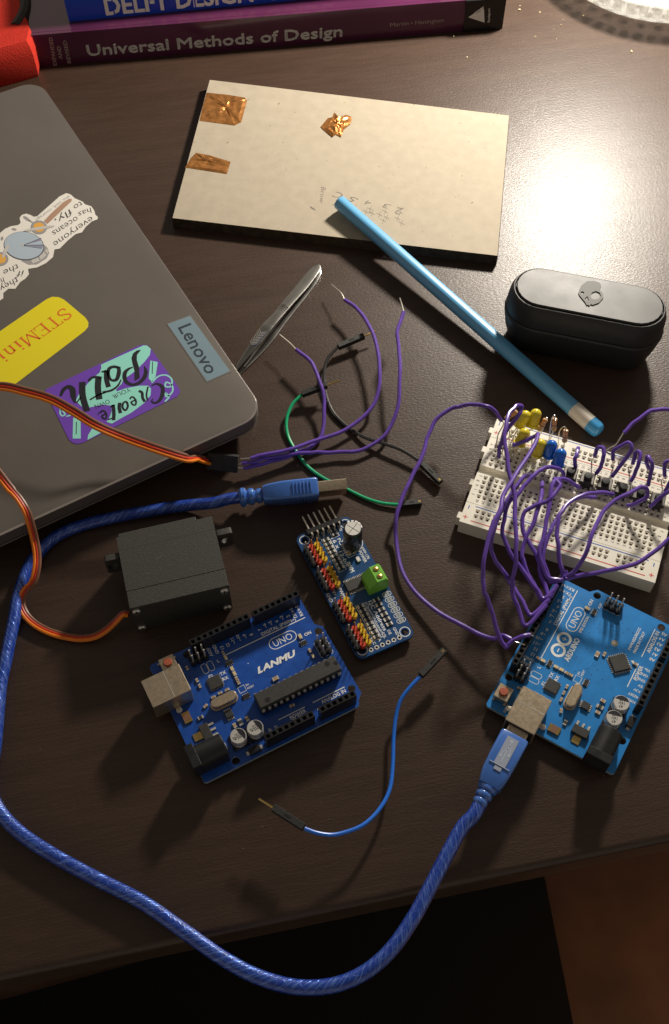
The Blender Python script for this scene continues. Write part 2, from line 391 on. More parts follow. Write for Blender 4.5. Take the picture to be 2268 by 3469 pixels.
b2, bl2, ba2 = book('blue_book', 'bright blue book on top of the purple book, white stencil letters on its spine', at(230, 100, TH)+Vector((0, 7, 0)), at(1500, -20, TH)+Vector((0, 7, 0)), TH+.15, 24, 200, bcov, paper)
t2 = MB()
_a = spx(360, 50, b2, 0); _b = spx(860, 8, b2, 0)
t2.text('DELFT DESIGN', _a[0], _a[1], 14.5, wid=math.hypot(_b[0]-_a[0], _b[1]-_a[1]), M=spm, bold=.03)
t2.text('GUIDE', _b[0]+6, _a[1], 14.5, wid=40, M=spm, bold=.03)
for fx in (.048, .17, .27, .375, .55, .70, .86): t2.box(_a[0]+fx*92, _a[0]+fx*92+.8, -1.36, -1.33, _a[1]-.5, _a[1]+12, 1)
t2.build('title_print', [wht, bcov], b2)
# red pouch by the laptop's far corner
rm = mat('red_fabric', (.55, .022, .008), .85, bump=.9, bscale=1400, var=.12, vscale=600)
rd = thing('red_pouch', 'bright red fabric pouch beside the left end of the books', 'pouch', (-200, 590, 0), math.radians(3))
rb = MB(); pts = []
cxs = [(-195.5, 527), (-170.2, 539), (-170.5, 551), (-181, 580), (-184, 700), (-330, 700), (-330, 515)]
inv = ROOTM[rd.name].inverted()
loc_ = [inv @ Vector((x, y, 0)) for x, y in cxs]
cm = sum(loc_, Vector())/len(loc_)
for z, sc_ in ((0, .985), (3, 1.0), (14, 1.0), (19, .985), (22, .955)):
    for p in loc_: pts.append((cm.x+(p.x-cm.x)*sc_, cm.y+(p.y-cm.y)*sc_, z))
nL = len(loc_)
rb.add(pts, [(k*nL+i, k*nL+(i+1) % nL, (k+1)*nL+(i+1) % nL, (k+1)*nL+i) for k in range(4) for i in range(nL)]+[tuple(range(nL-1, -1, -1)), tuple(4*nL+i for i in range(nL))])
rb.build('fabric_body', rm, rd, sharp=40)
rz_ = MB(); rz_.tube([inv @ Vector(p) for p in ((-181, 556, 20), (-178.5, 570, 20), (-181, 590, 20), (-186, 640, 20), (-188, 700, 20))], 3.4, 8)
rz_.build('black_trim', blackm, rd)
# ------------------------------------------------------------------ glass dish
gd = thing('glass_dish', 'clear cut glass dish with dimpled base at the far right corner', 'dish', (204, 651, 0))
gm = mat('clear_glass', (.98, .99, .96), .08, ior=1.5, bump=.25, bscale=200, alpha=.42, coat=1, spec=1)
g = MB()
g.lathe([(.01, 2), (60, 2), (66, 3), (72, 9), (75.5, 16), (76.5, 22), (75, 25), (72.5, 25), (70, 21), (66, 12), (60, 8.5), (.01, 8)], 72, 0)
g.build('bowl', gm, gd, sharp=25)
g = MB()
for rr_, nn_ in ((64, 40), (57, 36), (50, 32), (43, 28), (36, 24)):
    for i in range(nn_):
        a = 2*math.pi*(i+.5*(rr_ % 2))/nn_; p = Vector((rr_*math.cos(a), rr_*math.sin(a), 8.3+(3.5 if rr_ > 60 else 0)))
        if p.y > 10: continue
        g.lathe([(2.7, 0), (2.3, 1.1), (1.3, 1.9), (.01, 2.2)], 8, 0, T(*p))
for i in range(60):
    a = 2*math.pi*i/60
    if math.sin(a) > .3: continue
    g.box(-2.6, 2.6, -1.6, 1.6, -5, 5, 0, T(74.4*math.cos(a), 74.4*math.sin(a), 15) @ rotz(a+math.pi/2) @ Matrix.Rotation(.35, 4, 'X'), b=.9)
g.build('dimples', gm, gd, sharp=60)
# ------------------------------------------------------------------ crumbs
cm_ = mat('crumb', (.40, .31, .19), .8)
for u, v, r in ((1815, 125, .55), (1975, 55, .7), (2140, 175, .6), (1830, 43, .45), (1885, 132, .35), (1875, 100, .3), (1900, 85, .4), (1538, 124, .5), (1584, 195, .4), (1760, 35, .6), (1762, 20, .4), (1908, 68, .3), (1725, 1000, .3), (1330, 2600, .25)):
    p = at(u, v, 0); cb = MB(); cb.hull([(p.x+random.uniform(-r, r)*1.4, p.y+random.uniform(-r, r)*1.4, random.uniform(0, r*1.3)) for _ in range(12)]+[(p.x, p.y, 0)])
    single(cb, 'crumb', cm_, 'tiny pale crumb lying loose on the dark table', 'crumb', 'crumbs on the table')

ds = MB()
for _ in range(150):
    p = at(random.uniform(0, 2268), random.uniform(50, 2900), 0)
    if p.y < 80: continue
    r_ = random.uniform(.06, .17); ds.hull([(p.x+random.uniform(-r_, r_), p.y+random.uniform(-r_, r_), random.uniform(0, r_)) for _q in range(7)]+[(p.x, p.y, 0)])
do = ds.build('dust_specks', mat('dust', (.34, .29, .23), .9)); do['kind'] = 'stuff'
# ------------------------------------------------------------------ helpers for picked shapes
def pix(k, pts, z): return [c(k, p[0], p[1], z) for p in pts]
def relp(P, root):
    Mi = ROOTM[root.name].inverted(); return [Mi @ p for p in P]
def loft(mb, outline, layers, m=0, cap=True):     # layers: (inset function argument, z)
    L = [outline(i) for i, z in layers]; n = len(L[0])
    vs = [(p[0], p[1], z) for l, (i, z) in zip(L, layers) for p in l]
    fs = [(k*n+i, k*n+(i+1) % n, (k+1)*n+(i+1) % n, (k+1)*n+i) for k in range(len(L)-1) for i in range(n)]
    if cap: fs += [tuple(range(n-1, -1, -1)), tuple((len(L)-1)*n+i for i in range(n))]
    return mb.add(vs, fs, m)
# ------------------------------------------------------------------ fibreboard with copper tape
mC = [at(u*1.4576, v*1.4576, 6) for u, v in ((400, 507), (1158, 595), (1185, 268), (487, 185))]
md_ = thing('fibreboard_panel', 'tan fibreboard panel with burnt dark sides and copper tape on its left end', 'board', (mC[0].x, mC[0].y, 0), math.atan2(mC[1].y-mC[0].y, mC[1].x-mC[0].x))
Lc = relp(mC, md_)
mdf = mat('tan_fibreboard', (.385, .33, .25), .78, bump=.2, bscale=1800, var=.06, vscale=160)
speck(mdf, (.20, .15, .09), 420, .72)
burnt = mat('burnt_edge', (.050, .034, .022), .7, bump=.4, bscale=900, var=.5, vscale=300)
def inset(P, d):
    cc = sum(P, Vector())/len(P); return [p+(cc-p).normalized()*d for p in P]
o = MB(); i0 = inset(Lc, .35)
o.add([(p.x, p.y, z) for p, z in [(q, .0) for q in Lc]+[(q, 5.7) for q in Lc]+[(q, 6.0) for q in i0]],
      [(k, (k+1) % 4, 4+(k+1) % 4, 4+k) for k in range(4)], 1)
b0 = 0
o.f += [(4+k, 4+(k+1) % 4, 8+(k+1) % 4, 8+k) for k in range(4)]+[(8, 9, 10, 11), (3, 2, 1, 0)]; o.m += [1]*4+[0, 1]
o.build('panel', [mdf, burnt], md_, sharp=20)
copper = mat('copper_foil', (.52, .225, .065), .28, .7, bump=.9, bscale=420, var=.25, vscale=300, rvar=.12)
def foil(name, P, parent, h, wr):     # thin crinkled foil over an outline
    mb = MB(); loc = relp(P, parent) if parent else P; x0 = min(p.x for p in loc); x1 = max(p.x for p in loc)
    cc = sum(loc, Vector())/len(loc); vs = []; n = len(loc); rings = 5
    for k in range(rings):
        f = 1-k/rings
        for p in loc: vs.append((cc.x+(p.x-cc.x)*f, cc.y+(p.y-cc.y)*f, h+(random.uniform(0, wr) if k else .05)))
    vs.append((cc.x, cc.y, h+wr*.5))
    fs = [(k*n+i, k*n+(i+1) % n, (k+1)*n+(i+1) % n, (k+1)*n+i) for k in range(rings-1) for i in range(n)]+[((rings-1)*n+i, (rings-1)*n+(i+1) % n, rings*n) for i in range(n)]
    mb.add(vs, fs); return mb
def dens(P, k=4):
    out = []
    for i in range(len(P)):
        a, b_ = Vector(P[i]), Vector(P[(i+1) % len(P)])
        for j in range(k): out.append(tuple(a+(b_-a)*j/k))
    return out
f1 = foil('t', pix('A', dens([(1170, 708), (1375, 736), (1415, 715), (1448, 590), (1435, 572), (1340, 556), (1212, 543), (1190, 620)]), 6), md_, 6.03, .75)
f1.build('copper_tape', copper, md_, sharp=6)['label'] = 'large crinkled copper tape piece near the far left corner'
f2 = foil('t', pix('A', dens([(1085, 982), (1330, 1020), (1352, 948), (1240, 912), (1150, 895), (1120, 925)]), 6), md_, 6.03, .75)
f2.build('copper_tape', copper, md_, sharp=6)['label'] = 'shorter torn copper tape piece halfway along the left side'
cp = pix('C', dens([(212, 490), (240, 458), (258, 455), (265, 436), (282, 452), (310, 444), (332, 452), (330, 478), (302, 500), (292, 530), (270, 520), (258, 530), (232, 510)], 2), 6)
cf = foil('t', cp, None, 6.06, 1.5); cf.v = [Vector((p.x, p.y, p.z+ (random.uniform(0, .5)))) for p in cf.v]
single(cf, 'copper_scrap', copper, 'small crumpled scrap of copper foil near the middle of the fibreboard', 'foil scrap', sharp=5)
hw = MB(); pen = MT('graphite', (.15, .13, .11), .7)
for s, a, b_, h in (('2', (534, 803), (506, 798), 5.4), ('3', (486, 790), (456, 782), 3.4), ('4', (412, 776), (388, 770), 3.6), ('5', (360, 768), (330, 752), 4.4), ('C', (302, 746), (268, 736), 4.6), ('lay', (296, 790), (262, 780), 3.6), ('Brow', (215, 720), (207, 782), 2.6), ('I', (192, 812), (187, 792), 2.2)):
    hw.textpx(s, c('C', *a, 6), c('C', *b_, 6), h, shear=.2, bold=-.012)
for x, y in ((520, 818), (510, 842), (525, 860), (462, 815), (468, 838), (440, 826), (404, 805), (412, 822), (388, 815), (455, 850), (345, 800)):
    hw.stroke(pix('C', [(x-12, y-6), (x+10, y+6)], 6), .22, z=6.05, smooth=False); hw.stroke(pix('C', [(x+4, y-12), (x-4, y+12)], 6), .2, z=6.05, smooth=False)
hw.build('pencil_writing', pen, md_, world=True, sharp=0)
# ------------------------------------------------------------------ pencil
pa, pe = at(789*1.4576, 470*1.4576, 10.9), at(1396*1.4576, 1005*1.4576, 3.8)
pd = pe-pa; PL = pd.length; px_ = pd.normalized()
pr_ = thing('pencil', 'thick blue pencil with a white band and rounded blue end, leaning on the fibreboard panel', 'pencil', tuple(pe*1.0), 0)
def ptube(stations, m, name, mats, rr=None):
    side = px_.cross(Vector((0, 0, 1))).normalized(); up = side.cross(px_)
    prof = []; mq = pa+px_*PL*.3; hv = ((Vector((0, 0, CAM_Z))-mq).normalized()+(Vector((195, 642, 262))-mq).normalized()); fa = math.degrees(math.atan2(hv.dot(up), hv.dot(side)))+30
    for k in range(6):
        for da in (-13, -5, 5, 13): a = math.radians(60*k+fa+da); r_ = 1/math.cos(math.radians(abs(da)))*.985 if abs(da) < 6 else .955*1/math.cos(math.radians(13-0)); prof.append((math.cos(a)*r_, math.sin(a)*r_))
    n_ = len(prof); vs = []
    for s_, r_ in stations:
        for x, y in prof: vs.append(pa+px_*s_+side*(x*r_)+up*(y*r_))
    fs = [(k*n_+i, k*n_+(i+1) % n_, (k+1)*n_+(i+1) % n_, (k+1)*n_+i) for k in range(len(stations)-1) for i in range(n_)]
    fs += [tuple(range(n_-1, -1, -1)), tuple((len(stations)-1)*n_+i for i in range(n_))]
    MB().add(vs, fs).build(name, mats, pr_, world=True, sharp=25)
sb = (at(1938, 1389, 5)-pa).dot(px_); sw = (at(1997, 1436, 4.5)-pa).dot(px_)
blu = mat('blue_lacquer', (.11, .37, .64), .36, coat=.4, rvar=.05); blu2 = mat('blue_end_lacquer', (.05, .33, .66), .3, coat=.4); whp = mat('white_lacquer', (.72, .66, .56), .35, coat=.2)
ptube([(0, 3.4), (.4, 3.75), (sb, 3.75)], 0, 'barrel', blu)
ptube([(sb+.01, 3.85), (sw, 3.85)], 0, 'white_band', whp)
ptube([(sw+.01, 3.8), (PL-2.6, 3.8), (PL-1.1, 3.4), (PL-.3, 2.5), (PL, 1.4)], 0, 'rounded_end', blu2)
MB().cyl(pa-px_*.05, pa+px_*.5, 1.1).build('lead', MT('graphite_core', (.02, .02, .022), .4), pr_, world=True)
# ------------------------------------------------------------------ earbud case
ca = math.radians(-14.6); ec = thing('earbud_case', 'black pill shaped earbud charging case standing upright with a skull on its lid', 'earbud case', (115.6, 339.6, 0), ca)
def pill(a, r, n=10): return [(a+r*math.cos(t), r*math.sin(t)) for t in [-math.pi/2+math.pi*k/n for k in range(n+1)]]+[(-a+r*math.cos(t), r*math.sin(t)) for t in [math.pi/2+math.pi*k/n for k in range(n+1)]]
soft = mat('soft_black_rubber', (.016, .0165, .018), .5, bump=.04, bscale=2500, rvar=.06)
topm = mat('grey_black_lid', (.030, .029, .028), .46, bump=.05, bscale=2500, var=.15, vscale=120, rvar=.08)
m_ = MB(); loft(m_, lambda q: pill(*q, 12), [((20.3, 10.5), 0), ((20.8, 12), 1.2), ((21.6, 13.6), 9), ((21.9, 14.4), 15), ((22, 14.95), 18.6), ((22, 14.9), 19.4), ((21.95, 14.5), 19.9), ((21.9, 13.8), 20.0)])
m_.build('case_body', soft, ec, sharp=40)
m_ = MB(); loft(m_, lambda q: pill(*q, 12), [((21.9, 13.9), 20.05), ((22, 14.3), 20.3), ((22, 14.25), 24), ((21.9, 13.9), 28.5), ((21.9, 13.0), 31.2), ((21.9, 12.4), 32.1), ((21.9, 12.0), 32.1), ((21.85, 11.6), 31.0)])
m_.build('lid', soft, ec, sharp=40)
m_ = MB(); loft(m_, lambda q: pill(*q, 12), [((21.8, 11.3), 31), ((21.8, 11.3), 32.6), ((21.8, 11.0), 33)])
m_.build('lid_plate', topm, ec, sharp=40)
tbm = MB(); tbm.tube([Vector((x, y, z)) for x, y, z in ((-11, -14.28, 20.5), (-11, -14.26, 24.4), (-10.2, -14.1, 25.6), (-9, -14.05, 25.9), (7, -14.05, 25.9), (8.2, -14.1, 25.6), (9, -14.26, 24.4), (9, -14.28, 20.5))], .14, 6)
tbm.build('thumb_notch', soft, ec)
sk = MB()
SK = [(842, 432), (860, 395), (905, 360), (960, 358), (1005, 372), (1018, 395), (1005, 430), (1030, 455), (1035, 490), (1000, 530), (950, 548), (935, 540), (925, 556), (912, 545), (905, 552), (890, 525), (845, 470), (838, 452)]
EY1 = [(848, 440), (870, 432), (890, 445), (885, 465), (865, 472), (846, 455)]; EY2 = [(935, 470), (945, 450), (975, 438), (1005, 450), (1015, 475), (995, 500), (960, 505), (938, 492)]; NO = [(910, 478), (922, 515), (886, 498)]
loops = [[(p.x, p.y) for p in relp(pix('R', q, 33), ec)] for q in (SK, EY2, NO, [(855, 446), (870, 440), (884, 448), (880, 460), (866, 465), (856, 456)])]
sk.prism(loops, 32.9, 33.45); sk.build('skull_emblem', MT('emblem_black', (.040, .038, .036), .55), ec, sharp=20)
# ------------------------------------------------------------------ laptop
LA = math.radians(30.2); lp = thing('laptop', 'closed grey laptop covered in stickers at the left side of the table', 'laptop', (-29.9, 284.9, 0), LA)
LZ = 18.0
lidm = mat('brushed_grey_lid', (.20, .178, .158), .37, .55, bump=.08, bscale=3500, var=.05, vscale=30, rvar=.09)
basem = mat('grey_laptop_base', (.13, .115, .10), .45, .5, rvar=.05)
edgem = mat('bright_bevel', (.55, .5, .47), .3, .9)
def lrect(q): return rrect(-365+q, -q, q, 264-q, 11-q*.4, 8)
m_ = MB(); loft(m_, lrect, [(16, 1.2), (9, 2.2), (4, 5), (.6, 8.8), (.3, 9.4), (.6, 9.8)]); m_.build('base', basem, lp, sharp=40)
m_ = MB(); loft(m_, lrect, [(1.2, 9.9), (1.2, 10.6)]); m_.build('rubber_gap', dark, lp)
m_ = MB(); loft(m_, lrect, [(.5, 10.7), (0, 11.2), (0, 17.2)], 0); loft(m_, lrect, [(0, 17.2), (.55, LZ)], 1, cap=False); loft(m_, lrect, [(.55, LZ), (.56, LZ+.001)], 0); m_.build('lid', [lidm, edgem], lp, sharp=30)
for x in (-60, -300): MB().cyl((x, 40, 0), (x, 40, 1.4), 5).build('foot', blackm, lp)
def st(k, pts, lift): return relp(pix(k, pts, LZ), lp), lift
def stick(mb, k, pts, z0, z1, m=0): mb.prism([(p.x, p.y) for p in relp(pix(k, pts, LZ), lp)], z0, z1, m)
def stroke(mb, k, pts, wd, z, m=0, **kw): mb.stroke(relp(pix(k, pts, LZ), lp), wd, m, z=z, **kw)
def sttext(mb, s, k, a, b_, h, z, m=0, **kw):
    p0, p1 = relp(pix(k, [a, b_], LZ), lp); p0.z = p1.z = z; mb.textpx(s, p0, p1, h, m=m, lift=0, **kw)
ye = mat('yellow_sticker', (.78, .66, .02), .35, coat=.2); orr = MT('orange_red_ink', (.72, .14, .02), .5)
vi = mat('violet_sticker', (.16, .06, .45), .4, coat=.2); mi = MT('mint_ink', (.28, .70, .60), .5); bi = MT('black_ink', (.012, .011, .018), .5)
ww = mat('white_vinyl', (.80, .77, .71), .45, coat=.15)
m_ = MB(); stick(m_, 'B', [(-160, 1010), (0, 905), (275, 716), (308, 702), (345, 704), (378, 720), (500, 822), (519, 850), (518, 876), (498, 902), (95, 1210), (60, 1215), (-160, 1190)], LZ+.02, LZ+.16)
ys = m_.build('yellow_sticker', ye, lp); ys['label'] = 'yellow sticker with orange serif lettering'
m_ = MB(); LTR = {'S': [([(.85, .80), (.80, .95), (.5, 1.0), (.2, .9), (.15, .72), (.4, .56), (.7, .42), (.85, .25), (.7, .05), (.4, 0), (.15, .06), (.1, .25)], .13)],
 'T': [([(.5, 0), (.5, 1)], .15), ([(.05, 1), (.95, 1)], .07), ([(.05, 1.03), (.03, .8)], .06), ([(.95, 1.03), (.97, .8)], .06), ([(.3, 0), (.7, 0)], .06)],
 'E': [([(.25, 0), (.25, 1)], .15), ([(.05, 1), (.9, 1)], .07), ([(.05, 0), (.95, 0)], .07), ([(.25, .52), (.7, .52)], .06), ([(.9, 1.03), (.92, .8)], .06), ([(.95, -.03), (1, .22)], .06)],
 'M': [([(.12, 0), (.15, 1)], .07), ([(.15, 1), (.5, .05)], .15), ([(.5, .05), (.87, 1)], .07), ([(.88, 1), (.9, 0)], .15), ([(-.02, 0), (.28, 0)], .06), ([(.74, 0), (1.05, 0)], .06), ([(0, 1), (.2, 1)], .06), ([(.85, 1), (1.02, 1)], .06)],
 'i': [([(.5, 0), (.5, .64), (.3, .6)], .17), ([(.2, 0), (.8, 0)], .06), ([(.5, .82), (.5, .95)], .17)],
 'n': [([(.25, 0), (.25, .66)], .15), ([(.25, .55), (.5, .68), (.75, .58), (.78, 0)], .13), ([(.08, 0), (.42, 0)], .06), ([(.62, 0), (.96, 0)], .06)],
 's': [([(.75, .52), (.5, .66), (.25, .55), (.4, .38), (.68, .26), (.7, .08), (.45, 0), (.2, .1)], .12)],
 't': [([(.45, .85), (.45, .12), (.6, 0), (.8, .08)], .15), ([(.15, .64), (.8, .64)], .06)]}
def serif(mb, word, p0, p1, h, z, slots):
    d = p1-p0; L_ = d.length; M = T(p0.x, p0.y, z) @ rotz(math.atan2(d.y, d.x)); tot = sum(slots); x = 0
    for ch, sl in zip(word, slots):
        wd_ = L_*sl/tot
        for pts, w_ in LTR[ch]: mb.stroke([(x+px0*wd_*.92, py0*h) for px0, py0 in pts], w_*h*.82, 0, M, smooth=len(pts) > 3)
        x += wd_
p0, p1 = relp(pix('Q', [(522, 222), (-165, 700)], LZ), lp); serif(m_, 'STEMinist', p0, p1, 6.9, LZ+.2, [.8, .9, .85, 1.15, .5, .8, .5, .65, .55])
m_.build('lettering', orr, ys, sharp=0)
m_ = MB(); stick(m_, 'Q', [(370, 895), (380, 882), (1110, 537), (1160, 522), (1200, 528), (1230, 560), (1452, 872), (1464, 905), (1440, 942), (680, 1316), (630, 1328), (590, 1318), (560, 1290), (375, 915)], LZ+.02, LZ+.16)
vs_ = m_.build('violet_sticker', vi, lp); vs_['label'] = 'violet and mint sticker with black brush lettering'
m_ = MB(); z = LZ+.19
m_.sheet([(p.x, p.y, z) for p in relp(pix('k', [(632, 268), (1078, 66), (1115, 66), (1157, 102), (1148, 165), (1090, 240), (1000, 330), (920, 390), (870, 420), (850, 470), (790, 530), (800, 550), (900, 515), (1040, 490), (1130, 490), (1160, 520), (1155, 590), (1090, 670), (960, 770), (850, 830), (745, 890), (690, 870), (720, 830), (745, 760), (740, 700), (650, 690), (510, 720), (440, 720), (365, 650), (400, 580), (490, 470), (560, 400), (620, 350), (636, 300)], LZ), lp)], 0)
m_.sheet([(p.x, p.y, z) for p in relp(pix('k', [(490, 1062), (497, 1010), (555, 915), (670, 965)], LZ), lp)], 0)
for P_ in ([(1222, 652), (1282, 664), (1264, 782), (1236, 828), (1208, 796)], [(596, 1118), (626, 1098), (656, 1130), (658, 1284), (592, 1284)]): m_.sheet([(p.x, p.y, z) for p in relp(pix('Q', P_, LZ), lp)], 0)
stroke(m_, 'Q', [(1232, 832), (1290, 778), (1350, 770), (1395, 805), (1385, 862), (1345, 862), (1350, 828), (1395, 850), (1400, 905), (1352, 945), (1345, 915), (1372, 945), (1340, 985)], .75, z)
stroke(m_, 'Q', [(440, 1005), (500, 1050), (530, 1090), (505, 1100), (490, 1060), (540, 1050), (580, 1090), (540, 1105)], .7, z)
m_.build('mint_shapes', mi, vs_, sharp=0)
m_ = MB(); z = LZ+.22
def ee(cx, cy): return [(cx-.9*u*32+.42*v*42, cy+.42*u*32+.9*v*48) for u, v in ((-.6, 0), (.7, .05), (.55, .7), (-.1, 1), (-.8, .4), (-.7, -.5), (-.1, -1), (.8, -.7))]
shp0 = [(1055, 112), (1010, 118), (970, 150), (953, 200), (965, 260), (985, 330), (985, 440), (1040, 410), (1035, 300), (1010, 220), (1012, 165)]
m_.sheet([(p.x, p.y, z) for p in relp(pix('k', shp0, LZ), lp)], 0)
for pts, wd in (([(1090, 285), (1105, 340), (1090, 400), (1040, 455), (970, 480), (905, 455), (880, 400), (890, 345), (930, 310), (970, 295)], [10, 35, 40, 36, 30, 34, 40, 38, 25, 12]),
  ([(820, 290), (820, 360), (790, 430), (740, 430), (710, 370), (720, 310), (765, 290), (815, 300)], [30, 40, 36, 25, 30, 36, 32, 30]), ([(690, 330), (690, 420), (712, 505)], 45), ([(640, 345), (665, 340), (690, 330)], 22), ([(845, 425), (810, 490), (740, 540), (650, 560)], [12, 20, 24, 24]),
  ([(605, 410), (600, 520), (615, 635)], 58), ([(515, 640), (600, 590), (680, 560)], 18), ([(500, 440), (540, 405), (590, 400), (640, 410)], 28), ([(435, 450), (440, 600), (485, 760)], 58), ([(360, 670), (340, 600), (330, 530), (290, 500), (240, 530), (205, 600)], [20, 50, 55, 40, 40, 24]), ([(375, 672), (420, 610)], 14),
  ([(1165, 490), (1220, 470), (1275, 500), (1280, 580), (1240, 655), (1195, 672), (1168, 655), (1180, 628)], [12, 22, 34, 38, 30, 22, 16, 10]), ([(1128, 500), (1112, 590), (1125, 648)], 16), ([(1030, 545), (1062, 560), (1072, 620), (1095, 660)], 26), (ee(972, 652), 17),
  ([(905, 660), (915, 710), (890, 750), (860, 720), (870, 670), (905, 655)], 20), ([(830, 670), (825, 720), (838, 780)], 32), ([(760, 690), (768, 780), (765, 855)], 32), ([(705, 850), (745, 835)], 13), ([(735, 715), (770, 695)], 16), (ee(662, 797), 17), ([(600, 800), (612, 775), (640, 760)], 10)):
    stroke(m_, 'k', pts, [q*.049 for q in wd] if isinstance(wd, list) else wd*.049, z)
sttext(m_, 'YOUR', 'k', (925, 508), (745, 590), 2.6, z, bold=-.01); sttext(m_, 'OWN', 'k', (712, 632), (560, 692), 2.6, z, bold=-.01)
for x, y in ((1243, 700), (626, 1190)): stroke(m_, 'Q', [(x-3, y-40), (x-6, y+60)], .35, z, smooth=False)
m_.build('lettering', bi, vs_, sharp=0)
bdg = mat('blue_grey_badge', (.27, .38, .45), .32, .4, rvar=.05)
m_ = MB(); stick(m_, 'B', [(975, 860), (1118, 808), (1358, 1140), (1212, 1205)], LZ, LZ+.12, 1); stick(m_, 'B', [(983, 862), (1115, 814), (1349, 1138), (1214, 1198)], LZ+.12, LZ+.2, 0)
bg_ = m_.build('metal_badge', [bdg, edgem], lp); bg_['label'] = 'blue grey metal name badge at the near right corner'
m_ = MB(); sttext(m_, 'Lenovo', 'B', (1043, 884), (1213, 1160), 6.6, LZ+.23, bold=.012); m_.build('lettering', MT('badge_print', (.03, .045, .055), .45), bg_, sharp=0)
m_ = MB(); stick(m_, 'T', [(-300, 900), (0, 660), (60, 610), (130, 578), (215, 565), (245, 540), (233, 480), (260, 445), (310, 430), (360, 445), (400, 468), (440, 460), (700, 230), (780, 190), (830, 205), (880, 250), (970, 290), (1000, 322), (1075, 345), (1110, 400), (1118, 440), (1150, 470), (1140, 500), (1080, 520), (1010, 580), (960, 650), (890, 670), (800, 740), (700, 840), (640, 850), (622, 940), (540, 1010), (440, 1060), (330, 1078), (342, 1140), (300, 1190), (240, 1230), (180, 1310), (100, 1310), (40, 1360), (42, 1420), (0, 1450), (-300, 1600)], LZ+.02, LZ+.16)
ws = m_.build('white_sticker', ww, lp); ws['label'] = 'white cut-out sticker with an aeroplane drawing and handwriting'
sky_ = MT('pale_blue_ink', (.42, .50, .58), .5); gry = MT('grey_ink', (.33, .31, .31), .5); org = MT('orange_ink', (.75, .40, .07), .5); brn = MT('brown_ink', (.42, .26, .18), .5); lin = MT('line_ink', (.09, .09, .11), .5); lgy = MT('light_grey_ink', (.55, .53, .50), .5)
m_ = MB(); z = LZ+.19
def shp(px, m, dz=0): m_.sheet([(p.x, p.y, z+dz) for p in relp(pix('T', px, LZ), lp)], m)
def ell(cx, cy, rx, ry, a=0, n=28): return [(cx+rx*math.cos(t)*math.cos(a)-ry*math.sin(t)*math.sin(a), cy+rx*math.cos(t)*math.sin(a)+ry*math.sin(t)*math.cos(a)) for t in [2*math.pi*k/n for k in range(n)]]
shp([(843, 255), (842, 285), (690, 430), (560, 552), (515, 520), (600, 430), (740, 300), (810, 258)], 3); shp(ell(315, 490, 48, 18, .6), 1); stroke(m_, 'T', [(345, 510), (400, 545)], .9, z, 1, smooth=False)
shp([(250, 985), (340, 1030), (440, 1025), (550, 955), (582, 890), (560, 830), (515, 790), (450, 900)], 1); 
for q in ([(385, 1015), (470, 985), (440, 930), (370, 975)], [(480, 975), (550, 920), (520, 880), (460, 930)], [(560, 905), (575, 870), (550, 840), (530, 870)]): shp(q, 5, .03)
shp(ell(285, 810, 238, 168, .12), 4, .05); shp(ell(284, 806, 230, 160, .12), 0, .08)
for q in ([(285, 800), (480, 715), (495, 745)], [(285, 800), (515, 795), (500, 835)]): shp(q, 6, .11)
stroke(m_, 'T', [(275, 803), (490, 720)], .35, z+.13, 4, smooth=False); stroke(m_, 'T', [(275, 803), (510, 800)], .35, z+.13, 4, smooth=False); stroke(m_, 'T', [(280, 808), (490, 840)], .25, z+.13, 4, smooth=False); shp(ell(270, 804, 14, 14), 5, .14)
for cx, cy in ((462, 592), (8, 962)): shp(ell(cx, cy, 96, 80, .1), 1, .1); shp(ell(cx, cy, 66, 55, .1), 2, .13)
shp(ell(465, 605, 185, 17, -.16), 5, .16); shp(ell(70, 870, 90, 20, -1.15), 5, .16)
for q in (ell(170, 615, 30, 14, .2), ell(28, 722, 16, 24, .2)): shp(q, 1, .02)
m_.build('aeroplane_drawing', [sky_, gry, org, brn, lin, lgy, MT('violet_grey_ink', (.27, .26, .36), .5)], ws, sharp=0)
m_ = MB()
for s, a, b_, h in (('everyone', (1062, 462), (612, 775), 4.2), ('has', (1064, 358), (905, 420), 4.0), ('oceans', (890, 462), (598, 648), 4.2), ('to', (938, 288), (850, 345), 4.0), ('fly,', (815, 378), (640, 505), 4.2), ('if', (285, 1095), (170, 1115), 4.2), ('they', (190, 1180), (-20, 1290), 4.2), ('the', (200, 1022), (30, 1100), 4.0), ('heart', (40, 1175), (-150, 1260), 4.0)):
    sttext(m_, s, 'T', a, b_, h, LZ+.2, shear=.28, bold=-.005)
sttext(m_, 'she said, courage', 'T', (805, 215), (415, 500), 2.0, LZ+.2, bold=-.02)
m_.build('handwriting', MT('soft_black_ink', (.07, .065, .065), .5), ws, sharp=0)
